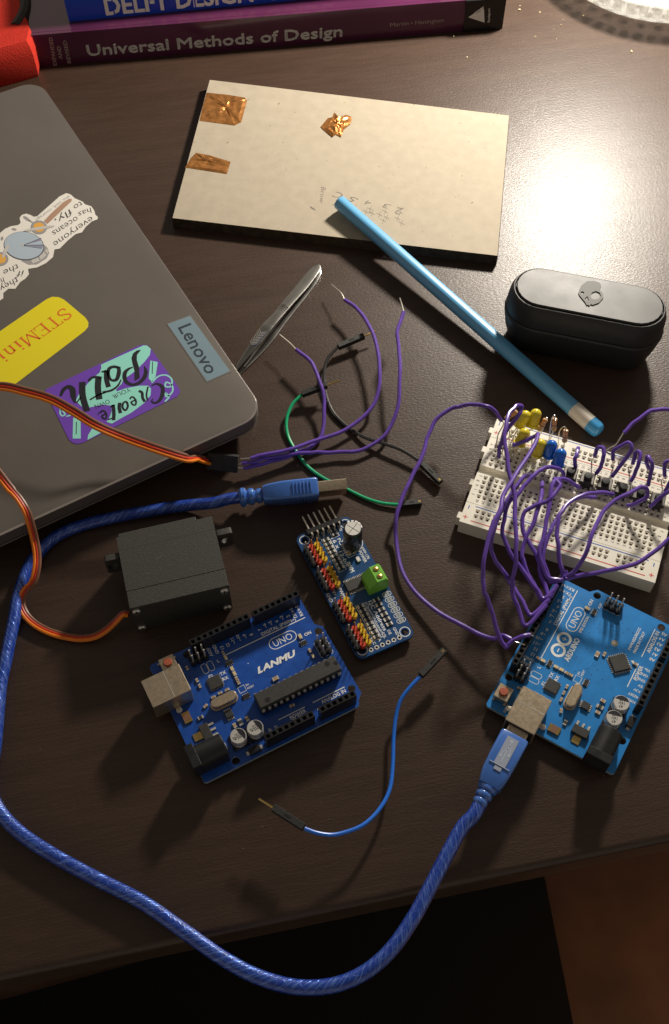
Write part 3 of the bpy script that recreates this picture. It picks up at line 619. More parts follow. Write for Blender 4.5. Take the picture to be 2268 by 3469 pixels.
# ------------------------------------------------------------------ tweezers
tz = thing('tweezers', 'steel tweezers with chevron grips, tips hidden behind the laptop corner', 'tweezers', tuple(c('I', 700, 900, 0)))
stl = mat('brushed_steel', (.36, .35, .33), .24, 1, var=.06, vscale=200, rvar=.05)
def arm(cl, wd, zs, th):
    mb = MB(); P = spline(cl, 6); n_ = len(P); vs = []
    def lerp(a, f): x = f*(len(a)-1); i = min(int(x), len(a)-2); return a[i]+(a[i+1]-a[i])*(x-i)
    for i, p in enumerate(P):
        t = (P[min(i+1, n_-1)]-P[max(i-1, 0)]); t.z = 0; t.normalize(); nn = Vector((-t.y, t.x, 0)); f = i/(n_-1); w_ = lerp(wd, f)/2; z_ = lerp(zs, f)
        for s_, dz in ((-1, -.12), (-.8, 0), (.8, 0), (1, -.12)): vs.append(Vector((p.x, p.y, z_+dz))+nn*w_*s_)
        for s_ in (1, -1): vs.append(Vector((p.x, p.y, z_-th))+nn*w_*s_)
    fs = [(i*6+k, i*6+(k+1) % 6, (i+1)*6+(k+1) % 6, (i+1)*6+k) for i in range(n_-1) for k in range(6)]+[tuple(range(5, -1, -1)), tuple((n_-1)*6+k for k in range(6))]
    mb.add(vs, fs); return mb
ctr = path('I 1288,62,2.8 1262,100,3.0 1185,195,3.6 1070,340,4.4 905,530,5.4 745,720,6.3 592,890,6.9 455,1085,6.6 300,1290,5.4 185,1440,4.2 40,1620,3')
arm(ctr, [1.8, 4.2, 5.2, 5.4, 4.9, 4.5, 5.3, 4.5, 2.6, 1.7, 1.0], [2.8, 3.0, 3.6, 4.4, 5.4, 6.3, 6.9, 6.6, 5.4, 4.2, 3], 1.0).build('arm', stl, tz, world=True, sharp=30)
ct2 = path('I 1292,110,1.7 1270,170,1.6 1200,280,1.4 1090,430,1.2 940,620,1.2 790,815,1.2 650,1000,1.2 530,1160,1.2 400,1320,1.2 260,1470,1.2 110,1620,1.2')
arm(ct2, [1.6, 3.6, 4.6, 4.8, 4.6, 4.4, 5.0, 4.2, 2.6, 1.7, 1.0], [1.7, 1.6, 1.4, 1.2, 1.2, 1.2, 1.2, 1.2, 1.2, 1.2, 1.2], 1.1).build('arm', stl, tz, world=True, sharp=30)
gr = MB()
for (x0_, y0_), (x1_, y1_), (l, r) in (((855, 590), (725, 745), ((-62, 0), (30, 46))), ((520, 960), (400, 1115), ((-18, -48), (78, -8)))):
    for i in range(8):
        f = i/7; cx, cy = x0_+(x1_-x0_)*f, y0_+(y1_-y0_)*f; zz = (6.95 if y0_ > 900 else 6.0)
        for dx, dy in (l, r):
            a, b_ = c('I', cx, cy, zz), c('I', cx+dx, cy+dy, zz); gr.sweep([a, b_], .16, 5)
gr.build('grip_ridges', MT('bright_steel', (.85, .83, .8), .18, 1), tz, world=True)
# ------------------------------------------------------------------ shared small components
def socket_strip(x0, x1, y0, y1, z0, z1, xs, ys, hw_=.62, dp=5, M=None):
    """a plastic strip whose top has a grid of square sockets"""
    mb = MB(); grid_top(mb, x0, x1, xs, y0, y1, ys, z1, hw_, hw_*.75, .35, dp, M)
    v = [(x0,y0,z0),(x1,y0,z0),(x1,y1,z0),(x0,y1,z0),(x0,y0,z1),(x1,y0,z1),(x1,y1,z1),(x0,y1,z1)]
    mb.add(v, [(3,2,1,0),(0,1,5,4),(1,2,6,5),(2,3,7,6),(3,0,4,7)], 0, M); return mb
def grid_top(mb, x0, x1, xs, y0, y1, ys, z, ho, hi, d1, dp, M=None, pitch=2.54):
    def cells(a, b, cs):
        out = []; p = a
        for q in sorted(cs):
            if q-pitch/2 > p+1e-4: out.append((p, q-pitch/2, None))
            lo = max(p, q-pitch/2); out.append((lo, min(b, q+pitch/2), q)); p = min(b, q+pitch/2)
        if p < b-1e-4: out.append((p, b, None))
        return out
    for xa, xb, xc in cells(x0, x1, xs):
        for ya, yb, yc in cells(y0, y1, ys):
            if xc is None or yc is None: mb.add([(xa,ya,z),(xb,ya,z),(xb,yb,z),(xa,yb,z)], [(0,1,2,3)], 0, M); continue
            def sq(h, zz): return [(xc-h,yc-h,zz),(xc+h,yc-h,zz),(xc+h,yc+h,zz),(xc-h,yc+h,zz)]
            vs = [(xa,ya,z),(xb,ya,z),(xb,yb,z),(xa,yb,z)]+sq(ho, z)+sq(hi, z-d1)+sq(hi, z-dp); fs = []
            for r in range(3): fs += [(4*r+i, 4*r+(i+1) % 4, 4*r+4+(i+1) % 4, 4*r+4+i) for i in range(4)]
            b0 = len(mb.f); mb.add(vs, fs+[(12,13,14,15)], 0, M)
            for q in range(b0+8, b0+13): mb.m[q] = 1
resm = MT('smd_resistor', (.02, .02, .02), .45); ledm = MT('smd_led', (.8, .62, .3), .3, coat=.4); tanc = MT('ceramic_tan', (.42, .28, .16), .5)
pcb_holes = [(66.04, 35.56), (66.04, 7.62), (15.24, 50.8), (13.97, 2.54)]
def smd(parent, name, x, y, rot, l, w_, h, bodym, z=4.0, end=.28):
    mb = MB(); M = T(x, y, z) @ rotz(rot)
    mb.box(-l/2, -l/2+l*end, -w_/2, w_/2, .02, h, 1, M, .06); mb.box(l/2-l*end, l/2, -w_/2, w_/2, .02, h, 1, M, .06); mb.box(-l/2+l*end*.9, l/2-l*end*.9, -w_/2+.03, w_/2-.03, .03, h+.03, 0, M)
    return mb.build(name, [bodym, tin], parent)
def chip(parent, name, x, y, rot, sx, sy, h, nx, ny, z=4.0, lead=.9, lw=.28, m=chipm, pins=True):
    mb = MB(); M = T(x, y, z) @ rotz(rot); mb.box(-sx/2, sx/2, -sy/2, sy/2, .12, h, 0, M, .12); o = mb.build(name, [m], parent)
    if pins:
        q = MB()
        for n_, ax, L_, W_ in ((nx, 0, sx, sy), (ny, 1, sy, sx)):
            for i in range(n_):
                p = -L_/2+L_*(i+.5)/n_
                for s_ in (-1, 1):
                    K = M @ (rotz(0) if ax == 0 else rotz(math.pi/2)); q.box(p-lw/2, p+lw/2, min(s_*W_/2, s_*(W_/2+lead)), max(s_*W_/2, s_*(W_/2+lead)), .02, .3, 0, K)
        q.build('pin_row', [tin], o)
    return o
def pin_header(parent, pts, z, h, bodym, pinm=tin, hp=8.4, name='pin_header', r=.3):
    mb = MB()
    for x, y in pts: mb.hull([(x+1.25*math.cos(math.radians(a)), y+1.25*math.sin(math.radians(a)), zz) for a in (22, 68, 112, 158, 202, 248, 292, 338) for zz in (z+.02, z+h)], 0)
    o = mb.build(name, [bodym], parent)
    q = MB()
    for x, y in pts: q.box(x-r, x+r, y-r, y+r, z+h-.2, z+hp, 0, None, .12)
    q.build('pins', [pinm], o); return o
def ecap(parent, x, y, r, h, rot, txt, z=4.0):
    mb = MB(); mb.box(x-r-.15, x+r+.15, y-r-.15, y+r+.15, z+.02, z+.9, 1, None, .3)
    mb.lathe([(r*.98, .9), (r, 1.1), (r, 1.8), (r*.95, 2.0), (r, 2.3), (r, h-.35), (r*.93, h)], 24, 0, T(x, y, z)); o = mb.build('capacitor', [alu, black], parent)
    q = MB(); M = T(x, y, z+h+.03) @ rotz(rot)
    q.sheet([(r*.9*math.cos(t), r*.9*math.sin(t), 0) for t in [math.radians(200+140*i/12) for i in range(13)]], 0, M)
    for i, s_ in enumerate(txt): q.text(s_, 0, r*.5-i*r*.42, r*.5, M=M, z=.01, anchor='c', m=0)
    q.build('can_print', [bi], o, sharp=0); return o
def arc(cx, cy, r, a0, a1, n=14): return [(cx+r*math.cos(math.radians(a0+(a1-a0)*i/n)), cy+r*math.sin(math.radians(a0+(a1-a0)*i/n))) for i in range(n+1)]
def controller(label, loc_, rz, pcbm, smdver):
    r = thing('microcontroller_board', label, 'circuit board', loc_, rz)
    out = [(0, .8), (.8, 0), (65.0, 0), (66, 1.2), (66, 1.9), (68.58, 4.4), (68.58, 36.4), (66, 39), (66, 51.9), (64.6, 53.34), (.8, 53.34), (0, 52.5)]
    MB().prism([out]+[circ(x, y, 1.6) for x, y in pcb_holes], 2.4, 4.0, 0, ms=1, top=0).build('circuit_board', [pcbm, MT('pcb_edge', (.25, .33, .36), .6)], r, sharp=30)
    # silkscreen
    q = MB(); Z = 4.03
    def L(x0, y0, x1, y1, wd=.35): q.stroke([(x0, y0), (x1, y1)], wd, z=Z, smooth=False)
    def t(s_, x, y, size, rot=0, **k): q.text(s_, x, y, size, rot, z=Z, **k)
    L(28.9, 43.4, 64, 43.4); L(35.2, 9.4, 46.6, 9.4); L(50, 9.5, 64, 9.5)
    t('DIGITAL (PWM~)', 45.1, 44.1, 2.1, wid=15.2, bold=.02); t('POWER', 39.5, 7.2, 2.2, wid=6.8, bold=.02); t('ANALOG IN', 53, 7.3, 2.2, wid=10.6, bold=.02)
    for i, s_ in enumerate(['RX\u21900', 'TX\u21921', '2', '~3', '4', '~5', '~6', '7']): t(s_, 63.9-2.54*i, 44.6 if i < 2 else 46.6, 1.9, math.pi/2, bold=.02)
    for i, s_ in enumerate(['8', '~9', '~10', '~11', '12', '13', 'GND', 'AREF']): t(s_, 42.1-2.54*i, 46.2 if i < 6 else 45.4, 1.9, math.pi/2, bold=.02)
    for i in range(6): t('A%d' % i, 51.6+2.54*i, 4.3, 1.9, math.pi/2, bold=.02)
    for i, s_ in enumerate(['IOREF', 'RESET', '3.3V', '5V', 'GND', 'GND', 'Vin']): t(s_, 31.1+2.54*i, 4.2, 1.5 if len(s_) > 3 else 1.7, math.pi/2, bold=.015)
    cy = 38.7; P_ = [(48.2, cy+2.4), (55, cy+2.4)]+arc(55, cy, 2.4, 90, -90)+[(48.2, cy-2.4)]+arc(48.2, cy, 2.4, 270, 90)
    q.stroke(P_, .3, z=Z, smooth=False); t('UNO', 51.6, cy+.15, 4.1, anchor='c', wid=8.2, bold=-.004)
    for s_, x, y in (('TX', 23.2, 36.2), ('RX', 23.2, 33.8), ('L', 24.6, 41.8)): t(s_, x, y, 1.9, 0, bold=.02)
    t('ON', 60.2, 35.9, 1.9, 0, bold=.02)
    for x in (19.0, 21.5): q.stroke([(x-1.1, 40.4), (x-1.1, 43.4), (x-.6, 44), (x+.6, 44), (x+1.1, 43.4), (x+1.1, 40.4), (x+.6, 39.8), (x-.6, 39.8), (x-1.1, 40.4)], .2, z=Z, smooth=False)
    t('JP2', 18.6, 37.6, 1.5, 0)
    q.stroke([(62.2, 24.4), (66.6, 24.4), (67, 24.8), (67, 31.2), (66.6, 31.6), (62.2, 31.6), (61.8, 31.2), (61.8, 24.8), (62.2, 24.4)], .2, z=Z, smooth=False)
    q.stroke([(26.9, 26), (29.6, 26), (29.6, 28.6), (26.9, 28.6), (26.9, 26)], .2, z=Z, smooth=False); t('RESET', 30.2, 26.2, 1.1); t('EN', 30.2, 27.6, 1.1)
    if smdver:
        for cx, sg in ((35.6, -1), (41.3, 1)):
            q.ring(cx, 39.0, 1.95, 3.0, Z, n=28); L(cx-.85, 39, cx+.85, 39, .45)
            if sg > 0: L(cx, 38.15, cx, 39.85, .45)
        t('ARDUINO', 33.0, 33.4, 3.0, wid=11.2, bold=.03); t('SMD EDITION', 47.0, 34.3, 1.6, wid=8.3, bold=.02); t('ICSP', 61.0, 32.2, 1.4, 0)
        t('WWW.ARDUINO.CC', 50, 14.4, 1.6, wid=11.4, bold=.02); t('MADE IN ITALY', 50, 12.2, 1.6, wid=10.6, bold=.02)
        q.sheet([(45.6, 11.4, Z), (46.9, 11.4, Z), (46.2, 12.6, Z)])
        for _ in range(46):
            x, y = random.uniform(30, 60), random.uniform(12, 34)
            if math.hypot(x-42.6, y-16) > 6: q.ring(x, y, 0, .2, Z, m=1, n=8)
        q.ring(49.9, 21, 0, 1.35, Z, m=2); q.ring(49.9, 21, 0, .45, Z+.03, m=3)
    else:
        # italic angular maker name, drawn as strokes
        q.text('LANMU', 36.6, 30.2, 3.6, wid=17.3, shear=.3, bold=.045, z=Z)
        q.ring(35, 36, 0, .2, Z, n=8)
    t('RESET', 1.2, 45.4, 1.4, 0)
    q.build('silkscreen', [silk, MT('via_dark', (.01, .03, .09), .4), MT('fiducial_pad', (.3, .27, .2), .5), tin], r, sharp=0)
    tr = MB()           # copper tracks under the mask, a hair proud of the board
    for i in range(9): tr.stroke([(31+i*.8, 30-i*.3), (36+i*1.1, 25.6-i*.1), (42+i*1.4, 26+i*.5), (50+i*.9, 32-i*.2)], .28, z=4.006+.002*i)
    for i in range(6): tr.stroke([(14, 29+i*.5), (24+i*.4, 30+i*.6), (30, 33+i*1.1), (40, 36.2+i*.8)], .25, z=4.007+.002*i)
    tr.build('copper_tracks', [MT('track_'+pcbm.name, tuple(min(1, x*1.16) for x in pcbm.node_tree.nodes['Principled BSDF'].inputs['Base Color'].default_value[:3]), .4)], r, sharp=0)
    # headers
    for n_, x0, y in ((8, 44.6, 50.8), (10, 17.5, 50.8), (8, 26.6, 2.54), (6, 49.5, 2.54)):
        xs = [x0+1.27+2.54*i for i in range(n_)]
        mb = socket_strip(x0, x0+2.54*n_, y-1.25, y+1.25, 4.03, 12.5, xs, [y], .8, 6)
        h_ = mb.build('socket_header', [hdrblk, dark], r, sharp=20)
        p = MB()
        for x in xs: p.cyl((x, y, .05), (x, y, 2.45), .35, .55, 6)
        p.build('solder_pins', [tin], h_)
    # usb socket
    mb = MB(); mb.box(-5.6, 10, 31.8, 43.8, 4.1, 15, 0, None, .25); mb.box(-5.66, -5.4, 32.4, 43.2, 5.2, 14.4, 1); mb.box(3.2, 3.45, 32, 43.6, 15, 15.06, 2)
    for y in (30.6, 45.0): mb.box(2.2, 4.2, min(y, 37.8), max(y, 37.8), 4.05, 4.7, 0, None, .2); mb.lathe([(1.2, 0), (1.2, .7), (.8, .9)], 12, 2, T(3.2, y, 4.02))
    mb.build('usb_socket', [shellm, dark, tin], r)
    # barrel jack
    mb = MB(); mb.box(-1.8, 1.7, 3.2, 12.6, 4.05, 15.1, 0, None, .3); mb.sweep([Vector((1.6, 7.9, 10.2)), Vector((11.9, 7.9, 10.2)), Vector((12.3, 7.9, 10.2))], [4.7, 4.7, 4.3], 28, 0); mb.box(1.6, 12.2, 3.4, 12.4, 4.05, 9.5, 0, None, .2)
    mb.cyl((-1.85, 7.9, 10), (-1.78, 7.9, 10), 3.1, None, 20, 1); mb.cyl((12.3, 7.9, 8), (12.9, 7.9, 8), 1.5, None, 12, 2)
    mb.build('power_jack', [black, dark, tin], r)
    # reset button
    mb = MB(); mb.box(4, 10, 46.6, 52.4, 4.05, 7.4, 0, None, .2)
    for y in (47.2, 51.8):
        for x in (3.2, 9.9): mb.box(x, x+.9, y-.4, y+.4, 4.02, 4.6, 0)
    rbn = mb.build('reset_button', [shellm], r); MB().lathe([(1.75, 7.35), (1.75, 8.1), (1.5, 8.35), (.01, 8.4)], 20, 0, T(7, 49.5, 0)).build('cap', [MT('red_button', (.42, .10, .05), .5)], rbn)
    ecap(r, 25.4, 8.9, 3.15, 5.5, math.pi/2+.2, ['47', '16V' if smdver else '25V', 'UT' if smdver else 'SYK']); ecap(r, 18.4, 8.9, 3.15, 5.5, math.pi/2+.25, ['47', '16V' if smdver else '25V', 'UT' if smdver else 'SYK'])
    mb = MB()
    for i_, z_ in ((0, 4.05), (0, 4.5)): pass
    pl_ = [(x, y+25.7) for x, y in [(20+p[0], p[1]) for p in pill(3.3, 2.35, 8)]]; pl2 = [(20+p[0], p[1]+25.7) for p in pill(3.3, 1.95, 8)]; pl3 = [(20+p[0], p[1]+25.7) for p in pill(3.2, 1.6, 8)]
    n_ = len(pl_); vs = [(x, y, z_) for l_, z_ in ((pl_, 4.05), (pl_, 4.6), (pl2, 4.65), (pl2, 7.2), (pl3, 7.6)) for x, y in l_]
    mb.add(vs, [(k*n_+i, k*n_+(i+1) % n_, (k+1)*n_+(i+1) % n_, (k+1)*n_+i) for k in range(4) for i in range(n_)]+[tuple(4*n_+i for i in range(n_))]); mb.build('crystal', [shellm], r, sharp=30)
    chip(r, 'usb_chip', 20.2, 34.6, 0, 5, 5, 1.0, 8, 8, lead=.35, lw=.3)
    chip(r, 'small_chip', 19.4, 20.2, 0, 3, 3, 1.1, 4, 0, lead=.9, lw=.4)
    mb = MB(); mb.box(6.9, 10.4, 14.4, 20.8, 4.1, 5.8, 0, None, .15); mb.box(3.6, 7, 16, 19.2, 4.03, 4.5, 2, None, .1)
    for y in (15.3, 17.6, 19.9): mb.box(10.3, 12.6, y-.45, y+.45, 4.03, 4.5, 1, None, .05)
    mb.build('voltage_regulator', [chipm, tin, gold], r)
    fz = smd(r, 'fuse', 4.6, 26.5, 1.57, 4.6, 3.1, .8, MT('fuse_body', (.22, .11, .06), .5), end=.27); fz.data.materials[1] = gold
    mb = MB(); mb.box(19.6, 24.2, 1.3, 3.9, 4.1, 6.2, 0, None, .3); mb.box(18.6, 19.8, 1.9, 3.3, 4.03, 5, 1); mb.box(24, 25.2, 1.9, 3.3, 4.03, 5, 1); mb.build('diode', [black, tin], r)
    for nm, x, y, rt, l_, w_, bm_ in (('led', 28.2, 42.2, 1.57, 2.1, 1.2, ledm), ('led', 28.4, 36.7, 1.57, 2.1, 1.2, ledm), ('led', 28.4, 34.4, 1.57, 2.1, 1.2, ledm), ('led', 58.4, 36.6, 1.57, 2.3, 1.3, ledm),
        ('capacitor_chip', 28.2, 32.0, 1.57, 2.0, 1.1, tanc), ('capacitor_chip', 28.2, 30.4, 1.57, 2.0, 1.1, tanc), ('capacitor_chip', 28.2, 44.4, 1.57, 1.7, 1.0, tanc), ('capacitor_chip', 17, 29.3, 0, 1.8, 1.0, tanc), ('capacitor_chip', 20, 29.6, 0, 1.8, 1.0, tanc), ('capacitor_chip', 23, 29.6, 0, 1.8, 1.0, tanc),
        ('capacitor_chip', 12.8, 27.4, .3, 1.9, 1.1, tanc), ('capacitor_chip', 9.2, 24.0, 0, 2.2, 1.4, chipm), ('capacitor_chip', 14.2, 38.6, 1.57, 1.7, 1.0, tanc), ('capacitor_chip', 14.2, 36.0, 1.57, 1.7, 1.0, tanc), ('capacitor_chip', 21.9, 15.2, 1.57, 2.8, 1.6, chipm), ('capacitor_chip', 24.8, 15.2, 1.57, 2.0, 1.3, tanc), ('capacitor_chip', 19.4, 15.0, 1.57, 2.0, 1.3, tanc), ('capacitor_chip', 41.7, 25.0, .0, 2.6, 1.6, tanc), ('capacitor_chip', 12.9, 45.2, 1.57, 1.7, 1.0, tanc)):
        smd(r, nm, x, y, rt, l_, w_, .75, bm_)
    for x, y in ((28.5, 39.5), (28.4, 23.9), (58.2, 33.6)): chip(r, 'resistor_array', x, y, 0, 3.0, 1.4, .6, 4, 0, lead=.35, lw=.4, m=resm)
    pin_header(r, [(63.0, 25.46), (63.0, 28.0), (63.0, 30.54), (65.5, 25.46), (65.5, 28.0), (65.5, 30.54)], 4.0, 2.5, hdrblk)
    pin_header(r, [(16.0, 45.7), (18.54, 45.7), (21.08, 45.7), (16.0, 48.2), (18.54, 48.2), (21.08, 48.2)], 4.0, 2.5, hdrblk)
    if smdver:
        chip(r, 'main_chip', 42.6, 16.0, math.pi/4, 6.6, 6.6, 1.2, 8, 8, lead=.8, lw=.4)
        smd(r, 'capacitor_chip', 43.2, 22.6, .0, 2.0, 1.2, .7, tanc); smd(r, 'capacitor_chip', 45.6, 10.6, 1.57, 1.9, 1.1, .7, tanc)
    else:
        mb = MB(); mb.box(30.4, 65.2, 14.2, 20.8, 7.0, 10.4, 0, None, .35); mb.box(30.6, 65, 14.0, 21.2, 4.1, 6.9, 1, None, .1); mb.ring(34.2, 16.2, 0, 1.05, 10.43, 2); mb.ring(61.2, 18.8, 0, 1.05, 10.43, 2); mb.ring(64.3, 17.5, 0, .9, 10.43, 2)
        dp_ = mb.build('main_chip', [chipm, black, dark], r); p = MB()
        for i in range(14):
            x = 31.4+2.5*i
            for y0_, y1_ in ((13.5, 14.2), (20.8, 21.5)): p.box(x-.55, x+.55, y0_, y1_, 6.9, 8.6, 0)
        p.build('pin_row', [tin], dp_); smd(r, 'capacitor_chip', 42.4, 12.0, 0, 2.0, 1.2, .7, tanc); smd(r, 'capacitor_chip', 59.0, 29.4, 1.57, 1.8, 1.0, .7, tanc); smd(r, 'capacitor_chip', 59.0, 26.6, 1.57, 1.8, 1.0, .7, ledm)
    return r
pcbR = mat('blue_solder_mask', (.016, .225, .62), .38, coat=.25, var=.10, vscale=220, bump=.06, bscale=900)
pcbL = mat('dark_blue_solder_mask', (.010, .075, .38), .33, coat=.3, var=.16, vscale=260, bump=.06, bscale=900)
unoR = controller('lighter blue controller board at right, plugged into the blue USB cable and purple wires', (104.03, 127.22, 0), 1.0307, pcbR, True)
unoL = controller('darker blue controller board with one long black chip, below the servo and unplugged', (-48.22, 123.96, 0), .4859, pcbL, False)
# ------------------------------------------------------------------ servo driver board
pc = thing('servo_driver_board', 'narrow dark blue board with red and yellow pin rows and a green screw terminal', 'circuit board', (-12.65, 228.61, 0), .4375)
pcbP = mat('navy_solder_mask', (.008, .06, .19), .33, coat=.3, var=.15, vscale=260)
hl = [(0, 0), (19.05, 0), (19.05, -55.88), (0, -55.88)]; pd6 = [(3.25+2.54*i, -57.2) for i in range(6)]
MB().prism([rrect(-3.2, 22.2, -59.2, 3.3, 3.0)]+[circ(x, y, 1.35) for x, y in hl]+[circ(x, y, .5, 8) for x, y in pd6], 2.0, 3.6, 0, ms=0).build('circuit_board', [pcbP], pc, sharp=30)
q = MB(); Z = 3.63
for x, y in hl: q.ring(x, y, 1.95, 2.25, Z)
for x, y in pd6: q.ring(x, y, .5, 1.0, Z, m=1, n=12)
def bx(x0, x1, y0, y1, w_=.22): q.stroke([(x0, y0), (x1, y0), (x1, y1), (x0, y1), (x0, y0)], w_, z=Z, smooth=False)
bx(6.6, 9.9, -20.2, -2.6); bx(6.1, 9.4, -54.2, -37.0); bx(11.3, 14.3, -4.2, .6); bx(13.1, 17.0, -15.6, -12.2)
for i in range(6): q.stroke([(p[0]+20, p[1]-37.6-2.62*i) for p in arc(.9, 0, 1.0, -90, 90, 5)+arc(-.9, 0, 1.0, 90, 270, 5)+[(.9, -1.0)]], .18, z=Z, smooth=False); q.box(18.9, 19.9, -38.4-2.62*i, -36.8-2.62*i, Z, Z+.02, 2); q.box(20.1, 21.1, -38.4-2.62*i, -36.8-2.62*i, Z, Z+.02, 2)
def tp(s_, x, y, sz, rt=-math.pi/2, **k): q.text(s_, x, y, sz, rt, z=Z, **k)
tp('16 x 12-bit', 10.5, -4.0, 2.3, wid=15, bold=.01); tp('PCA9685', 12.6, -5.4, 2.1, wid=9.2, bold=.01); tp('PWM', 11.0, -17.4, 2.6, wid=5, bold=.02); tp('I2C Address', 11.5, -37.5, 2.3, wid=14.5, bold=.01); tp('(Open=0/closed=1)', 9.9, -37.3, 1.8, wid=17, bold=.005)
tp('GND', -2.6, -27.0, 2.0, bold=.01); tp('V+', .1, -27.0, 2.0, bold=.01); tp('PWM', 2.9, -27.0, 2.0, bold=.01); tp('HW-170', 20.0, -13.6, 1.7, wid=6); tp('POWER', 18.2, -14.6, 1.9, wid=6)
for i, s_ in enumerate(['V+', 'VCC', 'SDA', 'SCL', 'OE', 'GND']): tp(s_, 2.6+2.54*i, -52.3, 1.7, bold=.01); tp(s_, 2.8+2.54*i, 1.0, 1.6, bold=.01)
for i in range(5): q.stroke([(10.5+.2*i, -22.5-.5*i), (12+.3*i, -20.6-.4*i), (13.2, -18.0-.5*i), (14.5+.3*i, -17.6)], .16, z=Z-.015, m=3)
q.ring(17.7, -9.9, 4.2, 4.45, Z, n=30); q.build('silkscreen', [silk, tin, MT('bare_pad', (.35, .38, .38), .4), MT('navy_track', (.02, .12, .36), .4)], pc, sharp=0)
plr = MT('red_header', (.62, .06, .03), .45); ply = MT('yellow_header', (.75, .48, .02), .42)
for y0 in (-5.3, -17.9, -33.9, -46.9):
    for x, mm_, nm in ((-1.75, hdrblk, 'pin_header'), (.84, plr, 'pin_header'), (3.42, ply, 'pin_header')):
        pin_header(pc, [(x, y0-2.54*i) for i in range(4)], 3.6, 2.6, mm_, {'r': tin}.get('r') if mm_ is hdrblk else (MT('tinned_gold', (.75, .52, .2), .3, 1)), 8.0, nm, .28)
mb = MB(); mb.box(2, 17.9, .6, 3.0, 3.65, 6.1, 0, None, .1); hd = mb.build('angled_header', [hdrblk], pc); p = MB()
for i in range(6):
    x = 3.6+2.54*i; p.box(x-.32, x+.32, 3.0, 10.2, 4.7, 5.3, 0, None, .1); p.box(x-.32, x+.32, -.9, -.3, 3.6, 6.6, 0, None, .1); p.box(x-.3, x+.3, -.8, .7, 6.15, 6.6, 0)
p.build('pins', [MT('bright_tin', (.8, .74, .64), .3, .6)], hd)
for i in range(8):
    for x, y0 in ((8.25, -3.9), (7.75, -38.3)): q2 = smd(pc, 'resistor', x, y0-2.1*i, 0, 2.7, 1.5, .6, resm, 3.6, .3)
for i in range(6): smd(pc, 'resistor', 14.9, -38.3-2.4*i, -.0, 2.8, 1.6, .6, resm, 3.6, .3)
for y in (-.8, -2.9): smd(pc, 'resistor', 12.8, y, 0, 2.3, 1.3, .6, resm, 3.6, .3)
smd(pc, 'capacitor_chip', 14.2, -13.9, 1.57, 2.2, 1.4, .8, tanc, 3.6); smd(pc, 'resistor', 16.1, -13.9, 1.57, 2.2, 1.3, .6, resm, 3.6); smd(pc, 'led', 16.4, -18.2, 1.57, 2.4, 1.5, .8, MT('white_led', (.8, .8, .76), .3), 3.6)
chip(pc, 'driver_chip', 10.9, -28.2, math.pi/2, 4.6, 9.6, 1.2, 0, 0, 3.6, pins=False); p = MB()
for i in range(14):
    for a, b_ in ((-25.9, -24.7), (-31.7, -30.5)): p.box(6.3+.68*i, 6.6+.68*i, a, b_, 3.62, 3.95)
p.build('pin_row', [tin], pc)
grn = mat('green_terminal', (.18, .50, .05), .42, var=.06, vscale=300); mb = MB()
pr2 = [(13.2, 3.65), (21.7, 3.65), (21.7, 10.2), (20.6, 12.6), (16.6, 12.6), (13.2, 9.0)]
mb.add([(x, y, z) for y in (-35.2, -27.6) for x, z in pr2], [tuple(range(6)), tuple(range(11, 5, -1))]+[(i, 6+i, 6+(i+1) % 6, (i+1) % 6) for i in range(6)]); mb.add([(x, y, z) for y in (-27.6, -26.6) for x, z in [(14.6, 4), (20.6, 4), (20.6, 9), (14.6, 8)]], [(0, 1, 2, 3), (7, 6, 5, 4)]+[(i, 4+i, 4+(i+1) % 4, (i+1) % 4) for i in range(4)])
tm_ = mb.build('screw_terminal', [grn], pc, sharp=25); p = MB()
for y in (-29.6, -33.2): p.ring(18.6, y, 0, 1.35, 12.63, m=1); p.lathe([(1.15, 12.6), (1.15, 12.75), (.9, 12.9), (.01, 12.95)], 14, 0, T(18.6, y, 0)); p.box(18.5-.9, 18.5+1.0, y-.14, y+.14, 12.9, 12.99, 1)
p.build('screws', [brass, MT('dark_green', (.03, .10, .01), .6)], tm_)
mb = MB(); mb.lathe([(3.9, 3.65), (4.05, 3.9), (4.05, 4.6), (3.85, 4.9), (4.05, 5.2), (4.05, 15.0), (3.9, 15.5), (3.3, 15.7)], 28, 0, T(17.7, -9.9, 0)); mb.lathe([(3.25, 15.6), (3.25, 15.75), (.01, 15.75)], 28, 1, T(17.7, -9.9, 0))
for a in (0, math.pi/2): mb.box(-2.9, 2.9, -.12, .12, 15.7, 15.79, 2, T(17.7, -9.9, 0) @ rotz(a+.5))
for a in range(200, 330, 26): mb.box(3.35, 3.95, -.55, .55, 15.55, 15.72, 3, T(17.7, -9.9, 0) @ rotz(math.radians(a+150)))
mb.build('capacitor', [MT('capacitor_sleeve', (.018, .018, .022), .28, coat=.3), alu, MT('groove', (.2, .19, .18), .4, 1), silk], pc, sharp=30)
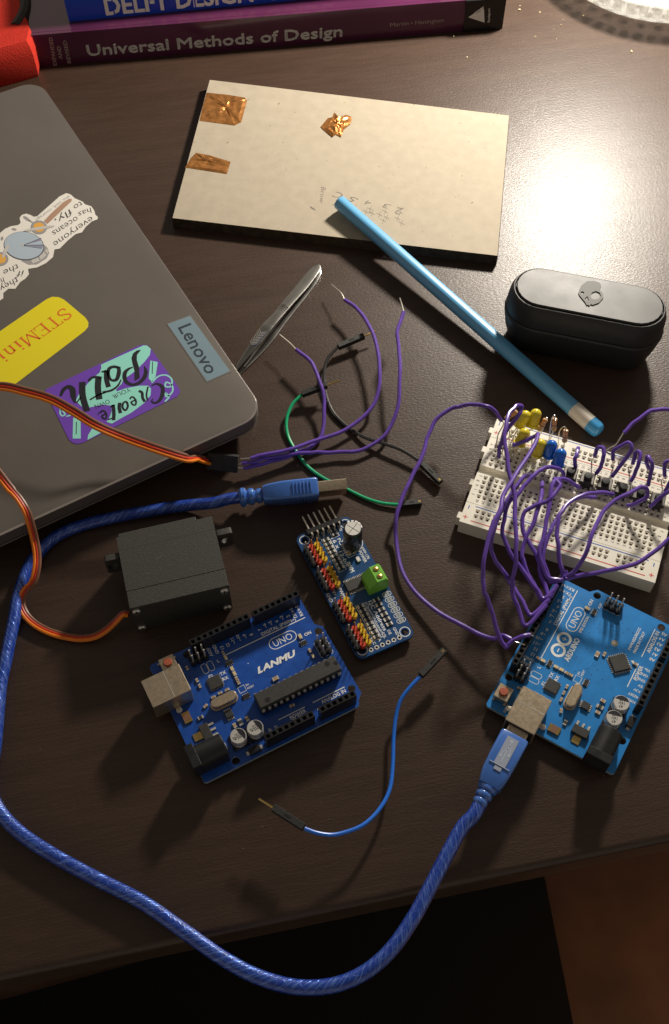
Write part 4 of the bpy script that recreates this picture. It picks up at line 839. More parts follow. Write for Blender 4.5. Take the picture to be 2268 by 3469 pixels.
# ------------------------------------------------------------------ breadboard
bb = thing('breadboard', 'cream solderless breadboard at right, crowded with LEDs, buttons and purple wires', 'breadboard', (65.28, 256.86, 0), -.36155)
BX0, BX1, BZ = -4.2, 79.2, 8.5
cols = [2.54*i for i in range(30)]; rail = [1.7+2.54*(i+(i//5)) for i in range(25)]
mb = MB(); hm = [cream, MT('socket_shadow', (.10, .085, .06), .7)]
def strip(y0, y1, xs, ys, z=BZ):
    grid_top(mb, BX0, BX1, xs, y0, y1, ys, z, .92, .42, .8, 2.4)
strip(-24.9, -14.5, rail, [-17.6, -20.1]); strip(-14.3, 1.75, cols, [0, -2.54, -5.08, -7.62, -10.16]); strip(5.8, 21.8, cols, [7.62, 10.16, 12.7, 15.24, 17.78]); strip(22.0, 32.4, rail, [25.3, 27.8])
def wall(y0, y1, z0=0, z1=BZ):
    mb.add([(BX0,y0,z0),(BX1,y0,z0),(BX1,y1,z0),(BX0,y1,z0),(BX0,y0,z1),(BX1,y0,z1),(BX1,y1,z1),(BX0,y1,z1)], [(3,2,1,0),(0,1,5,4),(1,2,6,5),(2,3,7,6),(3,0,4,7)], 0)
for y0, y1 in ((-24.9, -14.5), (-14.3, 1.75), (5.8, 21.8), (22.0, 32.4)): wall(y0, y1)
mb.box(BX0+.01, BX1-.01, -14.4, 22.1, .05, 5.2, 0)
for y in (-20.5, -2.5, 16, 27): mb.box(BX0-1.9, BX0, y-1.7, y+1.7, .3, 6.2, 0, None, .25)
for y in (-8, 24): mb.box(BX1, BX1+.9, y-1.4, y+1.4, 0, 2, 0)
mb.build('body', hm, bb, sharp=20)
q = MB(); Z = BZ+.03
for y, m_i in ((-15.5, 1), (31.6, 1), (-23.0, 0), (23.2, 0)): q.box(.2, 74.6, y-.22, y+.22, Z, Z+.01, m_i)
for x, s_ in ((-2.4, 1), (77, 1)):
    for yp, ym in ((-21.9, -16.7), (24.8, 30.0)):
        q.box(x-1, x+1, yp-.2, yp+.2, Z, Z+.01, 0); q.box(x-.2, x+.2, yp-1, yp+1, Z+.012, Z+.02, 0); q.box(x-.22, x+.22, ym-.9, ym+.9, Z, Z+.01, 1)
q.build('rail_lines', [redln, blueln], bb)
q = MB()
for i in range(30):
    for y in (-11.8, 20.9): q.text(str(30-i), 2.54*i-.55, y+.1, 1.75, -math.pi/2, z=Z, bold=.01)
for s_, y in zip('abcdefghij', (17.78, 15.24, 12.7, 10.16, 7.62, 0, -2.54, -5.08, -7.62, -10.16)):
    for x in (-2.9, 76.1): q.text(s_, x, y+.5, 2.0, -math.pi/2, z=Z, bold=.01)
q.build('printed_characters', [greytx], bb, sharp=0)
# ------------------------------------------------------------------ push buttons
def button():
    r = thing('push_button', '', 'push button', (0, 0, 0), 0, 'black push buttons along the breadboard')
    mb = MB(); mb.box(-3, 3, -3, 3, .3, 3.7, 0, None, .15); mb.build('housing', blackm, r)
    mb = MB(); mb.box(-2.75, 2.75, -2.75, 2.75, 3.72, 3.95, 0, None, .05); mb.build('metal_plate', MT('dull_plate', (.16, .15, .14), .4, .8), r)
    mb = MB(); mb.lathe([(1.75, 3.9), (1.75, 5.6), (1.5, 5.9), (.01, 5.95)], 20); mb.build('plunger', hdrblk, r)
    for x in (-2.54, 2.54):
        for y in (-3.1, 3.1):
            mb = MB(); mb.box(x-.4, x+.4, y-.12, y+.12, -2.5, 2.2, 0); mb.build('leg', tin, r)
    return r
BL = ['push button nearest the blue LEDs, partly under a purple loop', 'second push button from the blue LEDs', 'third push button from the blue LEDs', 'fourth push button from the blue LEDs', 'fifth push button from the blue LEDs, circled by a purple wire', 'push button nearest the right side of the breadboard']
pb0 = button()
for i in range(6):
    o = pb0 if i == 0 else copy_tree(pb0)
    p = ROOTM[bb.name] @ Vector((33.6+7.62*i, 12.9, BZ)); o.location = p*S; o.rotation_euler = (0, 0, -.36155+.02*((i*7) % 3-1)); o['label'] = BL[i]; ROOTM[o.name] = T(*p) @ rotz(-.36155)
# ------------------------------------------------------------------ LEDs
def hole_near(p):
    q = ROOTM[bb.name].inverted() @ p
    xs = min(cols, key=lambda a: abs(a-q.x)); ys = min([7.62, 10.16, 12.7, 15.24, 17.78, 25.3, 27.8, 0, -2.54, -5.08, -7.62, -10.16], key=lambda a: abs(a-q.y))
    return ROOTM[bb.name] @ Vector((xs, ys, BZ-1.5))
wire = MT('lead_wire', (.7, .66, .58), .28, 1)
yl = mat('yellow_led_epoxy', (.85, .70, .04), .22, trans=.2, ior=1.45, coat=.3); bl_ = mat('blue_led_epoxy', (.01, .16, .72), .22, trans=.25, ior=1.45, coat=.3)
def led(label, base, top, m, legs, grp):
    r = thing('led', label, 'LED', tuple(hole_near(c(*legs[0], BZ))), 0, grp)
    d = (top-base).normalized(); M = frame(base, d.orthogonal(), d.cross(d.orthogonal())) if False else None
    e = d.orthogonal().normalized(); f = d.cross(e); M = Matrix((e, f, d)).transposed().to_4x4(); M.translation = base
    mb = MB(); pr = [(.01, 0), (2.85, 0), (2.9, .2), (2.9, .9), (2.5, 1.0), (2.5, 5.8)]+[(2.5*math.cos(math.radians(a)), 5.8+2.5*math.sin(math.radians(a))) for a in (15, 30, 45, 60, 75)]+[(.01, 8.3)]
    mb.lathe(pr, 22, 0, M); mb.build('lens', m, r, world=True, sharp=40)
    for i, lg_ in enumerate(legs):
        h = hole_near(c(*lg_, BZ)); s_ = base+e*(1.2 if i else -1.2)*(1 if e.x > 0 else -1)
        MB().tube([s_+d*.4, s_-d*1.6, h+Vector((0, 0, 3.5))+(s_-h)*.25, h], .27, 6).build('leg', wire, r, world=True)
GY, GB = 'yellow LEDs on the breadboard', 'blue LEDs on the breadboard'
led('yellow LED behind the tall purple loop at the left end of the breadboard', c('W', 808, 365, 15), c('W', 925, 185, 21.5), yl, [('W', 590, 640), ('W', 640, 690)], GY)
led('tallest yellow LED, furthest toward the table behind the breadboard', c('W', 990, 370, 15.5), c('W', 1055, 130, 22.5), yl, [('W', 720, 540), ('W', 760, 590)], GY)
led('yellow LED crossed by a dark folded purple wire', c('W', 812, 605, 14.5), c('W', 905, 425, 21), yl, [('W', 640, 760), ('W', 700, 800)], GY)
led('yellow LED standing beside the two blue LEDs', c('W', 1040, 745, 14), c('W', 1110, 560, 21), yl, [('W', 900, 950), ('W', 975, 965)], GY)
led('blue LED beside the yellow LED', c('W', 1200, 755, 14.2), c('W', 1255, 585, 21.2), bl_, [('W', 1100, 900), ('W', 1170, 930)], GB)
led('blue LED nearest the push buttons', c('W', 1318, 878, 14), c('W', 1378, 690, 21), bl_, [('W', 1240, 1010), ('W', 1300, 1020)], GB)
# ------------------------------------------------------------------ resistors
rbody = mat('resistor_tan', (.62, .38, .20), .4, coat=.2); bands = [MT('band_orange', (.75, .22, .04), .45), MT('band_brown', (.22, .08, .03), .45), MT('band_gold', (.6, .42, .12), .35, .6)]
def resistor(label, a, b_, l1, l2, top=None):
    r = thing('resistor', label, 'resistor', tuple(hole_near(l2[-1])), 0, 'striped resistors on the breadboard')
    d = (b_-a).normalized(); ce = (a+b_)/2; e = d.orthogonal().normalized(); f = d.cross(e); M = Matrix((e, f, d)).transposed().to_4x4(); M.translation = ce
    mb = MB(); mb.lathe([(.3, -3.2), (.95, -3.05), (1.2, -2.7), (1.2, -1.9), (1.0, -1.5), (1.0, 1.5), (1.2, 1.9), (1.2, 2.7), (.95, 3.05), (.3, 3.2)], 16, 0, M)
    for z, i in ((-2.5, 0), (-1.0, 0), (.1, 1), (2.2, 2)):
        rr_ = 1.22 if abs(z) > 1.8 else 1.03; mb.lathe([(rr_, z-.02), (rr_, z+.5)], 16, 1+i, M)
    mb.build('body', [rbody]+bands, r, world=True, sharp=40)
    MB().tube([ce-d*3]+l1, .27, 6).build('lead', wire, r, world=True); MB().tube([ce+d*3]+l2, .27, 6).build('lead', wire, r, world=True)
def hz(k, x, y): return hole_near(c(k, x, y, BZ))
resistor('resistor beside the tallest yellow LED', c('W', 1165, 275, 20), c('W', 1075, 420, 15.5), path('W 1180,255,20.5 1170,300,19 1120,420,15')+[hz('W', 1060, 500)], [hz('W', 1010, 480)])
resistor('upright resistor behind the farther blue LED', c('W', 1285, 250, 21), c('W', 1268, 430, 14.5), path('W 1283,222,22.5 1255,245,22 1235,320,19 1215,500,13')+[hz('W', 1200, 600)], [c('W', 1240, 500, 12), hz('W', 1225, 560)])
resistor('upright resistor with a bent wire loop, nearest the push buttons', c('W', 1430, 410, 20), c('W', 1412, 575, 14), path('W 1430,385,21.5 1400,375,22 1360,410,20.5 1335,500,15')+[hz('W', 1310, 610)], [c('W', 1395, 680, 11), hz('W', 1385, 740)])
resistor('resistor mostly hidden behind the tall purple loop', c('W', 765, 180, 21), c('W', 655, 260, 18), path('W 790,165,21 800,230,18')+[hz('W', 700, 430)], path('W 640,280,17')+[hz('W', 600, 420)])
# ------------------------------------------------------------------ purple hook-up wires
WG = 'purple hook-up wires'
def jumper(label, P, bare0=None, bare1=None, r=.88, m=purple, name='hookup_wire', cat='wire', grp=WG):
    if bare1 and len(bare1) == 1 and abs(bare1[0].z-HZ+2) < .01: P = list(P)+[bare1[0]+Vector((0, 0, 4.2))]
    P = spline(P, 6); a1, a2, f1_, f2_ = random.random()*6, random.random()*6, random.uniform(.35, .6), random.uniform(.9, 1.4)
    P = [p if i in (0, len(P)-1) else p+Vector((math.sin(i*f1_+a1), math.cos(i*f1_*1.2+a2), 0))*.16+Vector((math.sin(i*f2_+a2), math.sin(i*f2_+a1), 0))*.06 for i, p in enumerate(P)]
    o_ = Vector((P[0].x, P[0].y, min(p.z for p in P)))
    t_ = thing(name, label, cat, tuple(o_), 0, grp)
    MB().sweep(P, r, 10).build('insulation', m, t_, world=True)
    for B, Q in ((bare0, P[0]), (bare1, P[-1])):
        if B: MB().tube([Q]+B, .3, 6).build('bare_end', wire, t_, world=True)
    return t_
HZ = 12.4
def pinhole(i):                # i-th digital socket of the right board, counted from its free end
    x = (44.6+1.27+2.54*(7-i)) if i < 8 else (17.5+1.27+2.54*(i-8)); return ROOTM[unoR.name] @ Vector((x, 50.8, HZ-2))
def dn(k, x, y): return [hz(k, x, y)]
jumper('long purple wire arching left across the table from the breadboard corner', path('W 580,290,16 500,170,21 380,100,23 200,75,21 0,115,18 E 1460,965,16 1340,1040,13 1280,1150,11 1255,1260,10 1190,1380,9 1130,1520,8 1085,1660,6 D 920,1250,3 942,1340,3 1000,1410,4 1080,1455,7 1150,1485,10 M 700,1085,11.5 830,1145,12.5'), path('W 610,330,14 540,470,11 520,560,10')+dn('W', 490, 690), path('M 900,1185,13.2 960,1205,13.2 1040,1235,12'))
jumper('purple wire folded sharply over a yellow LED and bent again below the breadboard', path('W 735,612,16 880,570,19 1010,500,22 1060,470,24 1060,510,25 960,700,27 840,900,29 720,1080,31 600,1280,32 F 400,860,33 345,960,33 310,1080,32 285,1220,30 M 415,250,27 430,420,25 490,560,22 555,790,18 640,1060,14 720,1220,12 755,1262,11.5 800,1225,12 890,1145,13 1000,1105,14 1110,1085,13.5'), path('W 700,660,13')+dn('W', 650, 740), [c('M', 1150, 1095, 12.5), c('M', 1165, 1110, 9)])
jumper('tall purple wire looping over the left end of the breadboard', path('W 545,775,13 560,660,17 600,520,21 680,380,25 790,240,28 845,150,29 840,95,30 790,95,31 720,150,32 660,270,33 630,420,33 625,580,32 660,800,31 700,1050,30 760,1330,29 Y 800,480,28 815,700,27 810,900,25 780,1100,22 M 850,320,20 850,440,18 905,620,16 970,790,14.5 1040,950,13.5'), path('W 520,830,11')+dn('W', 500, 900), [pinhole(7)])
jumper('purple wire curving outermost to the left below the breadboard', path('W 960,990,13 880,1040,18 800,1130,21 W 700,1270,23 Y 640,280,24 575,400,23 530,560,22 500,700,20 497,800,18 560,930,16 690,1110,14 M 760,230,12 870,390,12 1000,600,13 1120,800,13.5'), dn('W', 1000, 985), [pinhole(6)])
jumper('purple wire arching from the first push button toward the controller board', path('W 1400,1040,13 1385,970,17 1310,915,20 1220,905,21 1120,930,22 1010,1010,23 900,1130,23 800,1260,23 Y 735,180,22 665,380,21 640,540,20 665,660,19 720,790,18 800,920,16 940,1110,15 1080,1290,14 1150,1400,14'), dn('W', 1410, 1100), [pinhole(4)])
jumper('short lettered purple wire rising near the middle of the breadboard', path('W 1130,1085,12 1110,1200,17 1110,1300,19 Y 1115,170,20 1075,330,20 1010,490,19 950,610,18 905,720,17 890,850,16 910,960,15 960,1080,14 1050,1250,13.5 1150,1420,13.5'), dn('W', 1140, 1040), [pinhole(5)])
jumper('purple wire hooked around its neighbour near the first push button', path('F 775,700,14 805,690,18 800,665,21 770,655,22 F 805,690,23 790,730,23 750,780,23 710,810,22 630,840,21 565,880,20 545,940,19 555,1010,18 600,1100,17 660,1220,16 Y 1120,1080,15 1180,1240,14 1220,1380,14'), dn('F', 760, 715), [pinhole(3)])
jumper('purple wire with its end resting beside the second push button', path('F 935,715,12 900,685,15 850,660,19 800,652,21 765,675,23 742,740,23 735,830,22 715,940,21 690,1050,20 665,1150,19 690,1250,17 720,1330,15'), dn('F', 915, 740), [pinhole(2)])
jumper('purple wire running low beneath a longer purple arc', path('V 580,330,11 520,330,13 430,325,15 300,360,17 170,470,18 90,600,18 0,740,18 F 745,1010,18 700,1110,17 690,1200,16 720,1300,14 735,1360,14'), dn('V', 600, 345), [pinhole(2)+Vector((1.2, .4, 0))])
jumper('purple wire arcing from the fourth push button down to the controller board', path('V 815,285,12 700,270,16 560,270,18 400,310,20 250,390,21 150,500,22 95,620,22 80,760,21 85,920,20 105,1100,18 130,1250,16 160,1370,14'), dn('V', 830, 300), [pinhole(1)])
jumper('purple wire curling around the fifth push button', path('V 1005,440,11 1100,420,14 1200,370,17 1270,290,20 1260,215,22 1200,195,23 1100,240,24 950,310,25 820,390,25 700,500,25 610,660,25 530,850,25 460,1050,23 390,1200,20 300,1300,17 200,1370,14'), dn('V', 1010, 480), [pinhole(0)])
jumper('purple wire sweeping beyond the right side of the photo and back to the controller board', path('V 1300,460,12 1400,370,16 1556,260,21 1750,240,26 1950,380,29 1950,600,28 1750,780,25 1556,870,23 1400,1015,22 1200,1160,21 1000,1240,20 700,1305,18 450,1345,16 300,1380,15 200,1395,14'), dn('V', 1265, 515), [pinhole(0)+Vector((.8, -1.4, 0))])
jumper('purple wire leaving the breadboard past the pencil end toward the right', path('X 955,450,15 1040,370,16 1150,270,17 1280,180,18 1400,145,18 1556,150,18 1750,230,17 2000,400,14'), path('X 900,540,13 850,610,11 780,650,10')+[c('X', 715, 692, BZ)])
J = ['straightest short purple link above the first push button', 'short purple loop above the second push button', 'widest short purple loop, leaning over the far side of the breadboard', 'short purple loop above the fourth push button', 'narrow short purple loop above the fifth push button', 'short purple loop at the right margin of the photo']
JP = ['X 358,650,15 345,700,16.5 322,780,16.5 312,860,14.5 325,915,12', 'X 575,760,13 590,690,16 630,640,18 675,650,19 692,720,18.5 685,810,17 645,910,15 590,985,12', 'X 808,820,13 812,730,15 835,685,17 920,620,20 1000,585,22 1050,600,22.5 1050,680,21.5 990,790,19 890,910,15.5 795,1035,12', 'X 1075,860,12.5 1100,760,16 1140,695,18 1168,720,18.5 1165,820,17.5 1120,950,15 1045,1095,12', 'X 1285,925,12.5 1262,850,15.5 1260,780,17.5 1285,770,18.5 1320,840,18.5 1328,920,17 1300,1050,14.5 1272,1150,12', 'X 1500,1020,12.5 1490,920,16 1500,850,18 1545,825,19 1610,850,19.5 1640,930,18 1600,1050,15.5 1520,1180,13 1490,1235,12']
JE = [(('X', 362, 700), ('X', 340, 950)), (('X', 565, 815), ('X', 560, 1020)), (('X', 800, 880), ('X', 770, 1060)), (('X', 1030, 900), ('X', 1030, 1120)), (('X', 1270, 975), ('X', 1255, 1180)), (('X', 1480, 1090), ('X', 1475, 1260))]
for l_, p_, (a, b_) in zip(J, JP, JE): jumper(l_, path(p_), dn(*a), dn(*b_), grp='short purple links to the push buttons')
# wires fixed to the servo plug
jumper('purple wire with a pale stripped end beside the tweezers', path('J 610,362,4 720,345,4 850,310,4 960,280,3.4 1150,225,3 1300,160,2.4 E 550,1222,2 600,1175,2.2 630,1120,3 638,950,6 625,850,8 580,730,9 530,660,9 465,612,8.5'), path('J 545,362,4.5'), path('E 430,575,8 400,550,8 362,518,8'))
jumper('purple wire in a wide arc with its stripped end pointing toward the fibreboard panel', path('J 690,247,7 800,222,7 1000,178,6.5 1250,118,5.5 E 600,1170,4.5 760,1115,4 870,1040,4.5 950,940,6 985,800,8.5 970,620,10 920,470,10 860,375,9 765,302,8'), path('J 570,256,7'), path('E 745,262,7.5 720,238,7 683,206,6'))
jumper('purple wire with an upright dull stripped end nearest the long purple arch', path('J 585,310,5.5 700,298,5.5 850,258,5 1100,215,4.5 1350,185,4 E 600,1250,3.6 720,1248,3 850,1240,3 950,1195,3.4 1040,1110,5 1090,980,8 1110,780,12 1100,600,13 1095,490,14 1132,378,15'), path('J 555,318,5.5'), path('E 1120,330,16 1108,292,17'))
# ------------------------------------------------------------------ jumper leads with black ends
def lead(label, P, m, ends, r=.75):
    t_ = thing('jumper_lead', label, 'jumper lead', (P[0].x, P[0].y, 0), 0, 'loose jumper leads')
    MB().tube(P, r, 10).build('insulation', m, t_, world=True)
    for a, b_, male, tipm in ends:
        d = (b_-a); Ln = d.length; M = frame(a, d, Vector((0, 0, 1)).cross(d)); mb = MB()
        mb.box(0, Ln, -1.27, 1.27, -1.27, 1.27, 0, M, .15); mb.box(Ln*.42, Ln*.62, -.4, .4, 1.2, 1.31, 1, M)
        if male: mb.box(Ln, Ln+.05, -.5, .5, -.5, .5, 1, M)
        else: mb.box(Ln-.02, Ln+.03, -.6, .6, -.6, .6, 1, M)
        e_ = mb.build('connector', [blackm, dark if not male else dark], t_, world=True)
        if male: q = MB(); q.box(Ln, Ln+6.2, -.33, .33, -.33, .33, 0, M, .08); q.build('pin', gold, e_, world=True)
        else: q = MB(); q.box(Ln-1.6, Ln-.4, -.45, .45, 1.2, 1.32, 0, M); q.build('contact', gold, e_, world=True)
grw = mat('green_insulation', (.012, .40, .17), .3); bkw = mat('black_insulation', (.022, .020, .019), .27, spec=1); blw = mat('blue_insulation', (.02, .17, .75), .3)
lead('green jumper lead with black ends, passing under the metal USB plug', path('E 500,892,5 440,955,4 405,1050,2.5 415,1150,1.2 470,1250,1 540,1340,1 640,1412,1 760,1468,1 900,1535,1 1000,1565,1.2 1110,1575,1.5'), grw, [(c('E', 500, 890, 5), c('E', 655, 832, 7), True, 0), (c('E', 1110, 1574, 1.5), c('E', 1243, 1560, 1.6), False, 0)])
lead('glossy black jumper lead with a curl between the purple wires', path('E 722,598,4.5 660,670,4 637,770,3 650,900,1.6 700,1010,1 800,1103,1 900,1160,2.2 1010,1195,3.2 1120,1235,3.5 1225,1300,3'), bkw, [(c('E', 725, 596, 4.5), c('E', 885, 528, 5), True, 0), (c('E', 1232, 1308, 3), c('E', 1362, 1436, 2.5), False, 0)], .8)
lead('blue jumper lead in an S curve at the centre of the table', path('K 418,1420,12 500,1450,12 610,1466,11 720,1445,10 850,1390,9 970,1270,7 1040,1130,5.5 1062,950,4.5 1068,760,4.5 1085,600,5.5 1120,480,7 1180,395,8 1262,308,8.5'), blw, [(c('K', 412, 1412, 12), c('K', 185, 1268, 12), True, 0), (c('K', 1266, 300, 8.5), c('K', 1440, 115, 9), False, 0)])
# ------------------------------------------------------------------ servo
s0, s1 = c('S', 805, 755, 20), c('S', 1420, 610, 20); sa = math.atan2(s1.y-s0.y, s1.x-s0.x); sL = math.hypot(s1.x-s0.x, s1.y-s0.y)
sv = thing('servo_motor', 'black servo motor lying on its side with a brown, red and orange cable', 'servo motor', (s0.x, s0.y, 0), sa)
sH = 34.0
svm = mat('servo_plastic', (.040, .038, .034), .6, bump=.4, bscale=1900, var=.18, vscale=900)
mb = MB(); mb.box(0, sL, 7.9, 26.77, 0, 20, 0, None, .03); 
for (x_, y_), (x2, y2) in (((14, 19), (17, 20.6)), ((9, 14), (10.5, 13.6)), ((22, 24), (23, 24.4)), ((26, 11), (26.8, 11.7)), ((12, 22.5), (12.6, 22.3)), ((18, 15), (19.2, 15.2))): mb.stroke([(x_, y_), (x2, y2)], .16, 1, z=20.01, smooth=False)
mb.build('middle_case', [svm, MT('scuff_grey', (.13, .12, .10), .6)], sv)
mb = MB(); mb.box(0, sL, 0, 7.72, 0, 20, 0, None, .14); mb.build('bottom_cover', svm, sv)
mb = MB(); mb.box(0, sL, 26.8, sH-.8, 0, 20, 0, None, .03); mb.box(.8, sL-6.5, sH-1.2, sH+1.0, .4, 19.9, 0, None, .35); mb.build('top_cover', svm, sv)
def ear(x0, x1, hx):
    mb = MB(); M = Matrix(((1,0,0,0),(0,0,1,0),(0,1,0,0),(0,0,0,1)))
    mb.prism([rrect(x0, x1, 8.8, 18.8, 1.0)]+[circ(hx, z, 2.0, 14) for z in (13.4,)], 24.2, 26.9, 0, M); mb.build('mounting_ear', svm, sv, sharp=30)
ear(-6.4, .2, -3.6); ear(sL-.2, sL+6.6, sL+3.6)
mb = MB(); mb.cyl((10.2, sH+.8, 10), (10.2, sH+2.2, 10), 6.2, None, 28, 0); mb.build('shaft_collar', MT('collar_grey', (.2, .19, .18), .4, .5), sv)
mb = MB()
for i in range(25):
    a = 2*math.pi*i/25; mb.cyl((10.2+2.75*math.cos(a), sH+2.0, 10+2.75*math.sin(a)), (10.2+2.75*math.cos(a), sH+5.2, 10+2.75*math.sin(a)), .28, None, 5, 0)
mb.cyl((10.2, sH+2, 10), (10.2, sH+5.2, 10), 2.75, None, 25, 0); mb.build('output_gear', gold, sv)
for x in (2.2, sL-2.2):
    for z in (2.6, 17.2):
        mb = MB(); M = Matrix(((1,0,0,x),(0,0,-1,0),(0,1,0,z),(0,0,0,1))); mb.lathe([(1.7, -.2), (1.7, .7), (1.3, 1.25), (.01, 1.4)], 16, 0, M); mb.box(-1.1, 1.1, -.2, .2, 1.3, 1.44, 1, M); mb.box(-.2, .2, -1.1, 1.1, 1.3, 1.45, 1, M); mb.build('screw', [steel, dark], sv)
cb = path('S 800,790,9 770,785,9 720,830,6 660,885,4 590,925,2.5 500,938,1.8 430,930,1.6 350,912,1.6 270,880,1.7 200,835,1.9 150,775,2.4 132,710,3.4 158,645,5 205,590,7.5 228,510,9.5 232,420,11 215,320,14 195,240,19 165,150,24 120,75,26 60,5,27 D -30,1065,28 -90,1010,30 -120,960,32 -90,915,34 B 0,1225,35 150,1255,36 300,1300,36 430,1370,35 560,1450,33 700,1512,29 J -60,250,22 60,255,14 185,278,7.5')
cbs = spline(cb, 6); nC = len(cbs)
cmats = [mat('brown_wire', (.20, .085, .05), .42), mat('red_wire', (.55, .035, .008), .42), mat('orange_wire', (.80, .21, .01), .42)]
for j, (nm, off) in enumerate((('brown_wire', 1), ('red_wire', 0), ('orange_wire', -1))):
    P = []
    for i, p in enumerate(cbs):
        f = i/(nC-1); t_ = cbs[min(i+1, nC-1)]-cbs[max(i-1, 0)]; t_.z = 0; t_.normalize(); nn = Vector((-t_.y, t_.x, 0))
        ph = math.pi*max(0, min(1, (f-.60)/.12)); wv = -math.cos(ph); tilt = .75 if f < .60 else .95
        if f < .12: tilt = .55+f*1.6
        fan = 1.0+.45*max(0, (f-.95)/.05)
        P.append(p+nn*off*1.3*wv*tilt*fan+Vector((0, 0, off*1.3*(math.sin(ph)*.9+ (.35 if f > .66 else -.15)))))
    MB().sweep(P, .76, 8).build(nm, cmats[j], sv, world=True)
pa_, pb_ = c('J', 185, 275, 6.2), c('J', 545, 318, 6.2); d = pb_-pa_; M = frame(pa_, d, Vector((0, 0, 1)).cross(d)) @ Matrix.Rotation(math.radians(52), 4, 'X')
mb = MB(); mb.box(0, d.length, -3.9, 3.9, -1.3, 1.3, 0, M, .25); mb.build('plug', blackm, sv, world=True)
# ------------------------------------------------------------------ blue USB cable
uc_p0 = c('Z', 110, 285, 8); uc_p1 = c('Z', 985, 195, 8); uc_p2 = c('Z', 1300, 160, 8)
us = thing('usb_cable', 'long translucent blue USB cable looping from beside the servo to the right controller board', 'cable', (uc_p2.x, uc_p2.y, 0))
cm2 = bpy.data.materials.new('blue_braided_cable'); cm2.use_nodes = True; n = cm2.node_tree; b = n.nodes['Principled BSDF']
uvn = n.nodes.new('ShaderNodeUVMap'); sepn = n.nodes.new('ShaderNodeSeparateXYZ'); n.links.new(uvn.outputs[0], sepn.inputs[0])
def mth(op, a_, b__=None, c_=None):
    q = n.nodes.new('ShaderNodeMath'); q.operation = op
    for i, v in enumerate((a_, b__, c_)):
        if v is None: continue
        if isinstance(v, (int, float)): q.inputs[i].default_value = v
        else: n.links.new(v, q.inputs[i])
    return q.outputs[0]
lay = []
for tw, seed, st_ in ((.055, 0, .10), (-.03, 40, .16)):       # fine drain wires twisted under the clear jacket
    ang_ = mth('MULTIPLY', mth('MULTIPLY_ADD', sepn.outputs[0], tw, sepn.outputs[1]), 2*math.pi)
    cx_ = n.nodes.new('ShaderNodeCombineXYZ'); n.links.new(mth('MULTIPLY', mth('COSINE', ang_), 1.7), cx_.inputs[0]); n.links.new(mth('MULTIPLY', mth('SINE', ang_), 1.7), cx_.inputs[1]); n.links.new(mth('MULTIPLY_ADD', sepn.outputs[0], st_, seed), cx_.inputs[2])
    q = n.nodes.new('ShaderNodeTexNoise'); q.inputs['Scale'].default_value = 2.3; q.inputs['Detail'].default_value = 2; n.links.new(cx_.outputs[0], q.inputs[0]); lay.append(q.outputs['Fac'])
class _O: pass
md2 = _O(); md2.outputs = [mth('MAXIMUM', lay[0], mth('MULTIPLY', lay[1], .86))]
crn = n.nodes.new('ShaderNodeValToRGB'); crn.color_ramp.elements[0].position = .50; crn.color_ramp.elements[1].position = .74
crn.color_ramp.elements[0].color = (.012, .055, .34, 1); crn.color_ramp.elements[1].color = (.26, .42, .92, 1)
n.links.new(md2.outputs[0], crn.inputs[0]); n.links.new(crn.outputs[0], b.inputs['Base Color'])
mtr = n.nodes.new('ShaderNodeMapRange'); mtr.inputs['From Min'].default_value = .52; mtr.inputs['From Max'].default_value = .7; mtr.inputs['To Max'].default_value = .75; n.links.new(md2.outputs[0], mtr.inputs[0]); n.links.new(mtr.outputs[0], b.inputs['Metallic'])
b.inputs['Roughness'].default_value = .3; b.inputs['Coat Weight'].default_value = 1; b.inputs['Coat Roughness'].default_value = .08; b.inputs['Coat Tint'].default_value = (.7, .8, 1, 1)
bpn = n.nodes.new('ShaderNodeBump'); bpn.inputs['Strength'].default_value = .5; bpn.inputs['Distance'].default_value = .0005; n.links.new(md2.outputs[0], bpn.inputs['Height']); n.links.new(bpn.outputs[0], b.inputs['Normal'])
Mu = ROOTM[unoR.name]; pB = Mu @ Vector((-33.5, 37.8, 9.3)); pB2 = Mu @ Vector((-42, 37.8, 9.0))
cp_ = [uc_p0+(uc_p1-uc_p0).normalized()*3, uc_p0-(uc_p1-uc_p0).normalized()*4]+path('S 1330,98,6 1200,110,4 1050,128,2.7 900,152,2.7 700,190,2.7 500,240,2.7 380,290,2.7 300,345,2.7 240,410,2.7 190,480,2.7 150,570,2.7 112,690,2.7 88,830,2.7 62,950,2.7 35,1090,2.7 8,1210,2.7 D -12,1740,2.7 -22,1800,2.7 -18,1850,2.7 5,1893,2.7 50,1938,2.7 120,1985,2.7 220,2040,2.8 330,2096,3 430,2165,3.4 520,2228,4 600,2270,4.5 690,2294,5 775,2290,5.5 845,2262,6 905,2212,6.5 960,2135,7 1000,2062,7.5 1040,1985,8 1078,1918,8.4')+[pB2, pB]
MB().sweep(spline(cp_, 7), 2.6, 16).build('cord', cm2, us, world=True)
ubl = mat('translucent_blue_plastic', (.09, .27, .88), .2, trans=.4, ior=1.4, coat=1, bump=.12, bscale=400)
inn = MT('grey_inner_mould', (.32, .36, .46), .5)
def ribbed(mb, M, x0, x1, ry, rz, nrib):     # tapered strain relief along x
    L_ = (x1-x0)/nrib
    for i in range(nrib):
        a = x0+i*L_; f = 1-.12*i; mb.hull([(x, y, z) for x, g_ in ((a, .86), (a-.0+L_*.2, 1), (a+L_*.6, 1), (a+L_*.8, .86)) for y, z in [(f*g_*ry*math.cos(t), f*g_*rz*math.sin(t)) for t in [2*math.pi*k/14 for k in range(14)]]], 0, M)
        mb.hull([(x, y, z) for x in (a+L_*.7, a+L_*1.1) for y, z in [(.72*f*ry*math.cos(t), .72*f*rz*math.sin(t)) for t in [2*math.pi*k/12 for k in range(12)]]], 0, M)
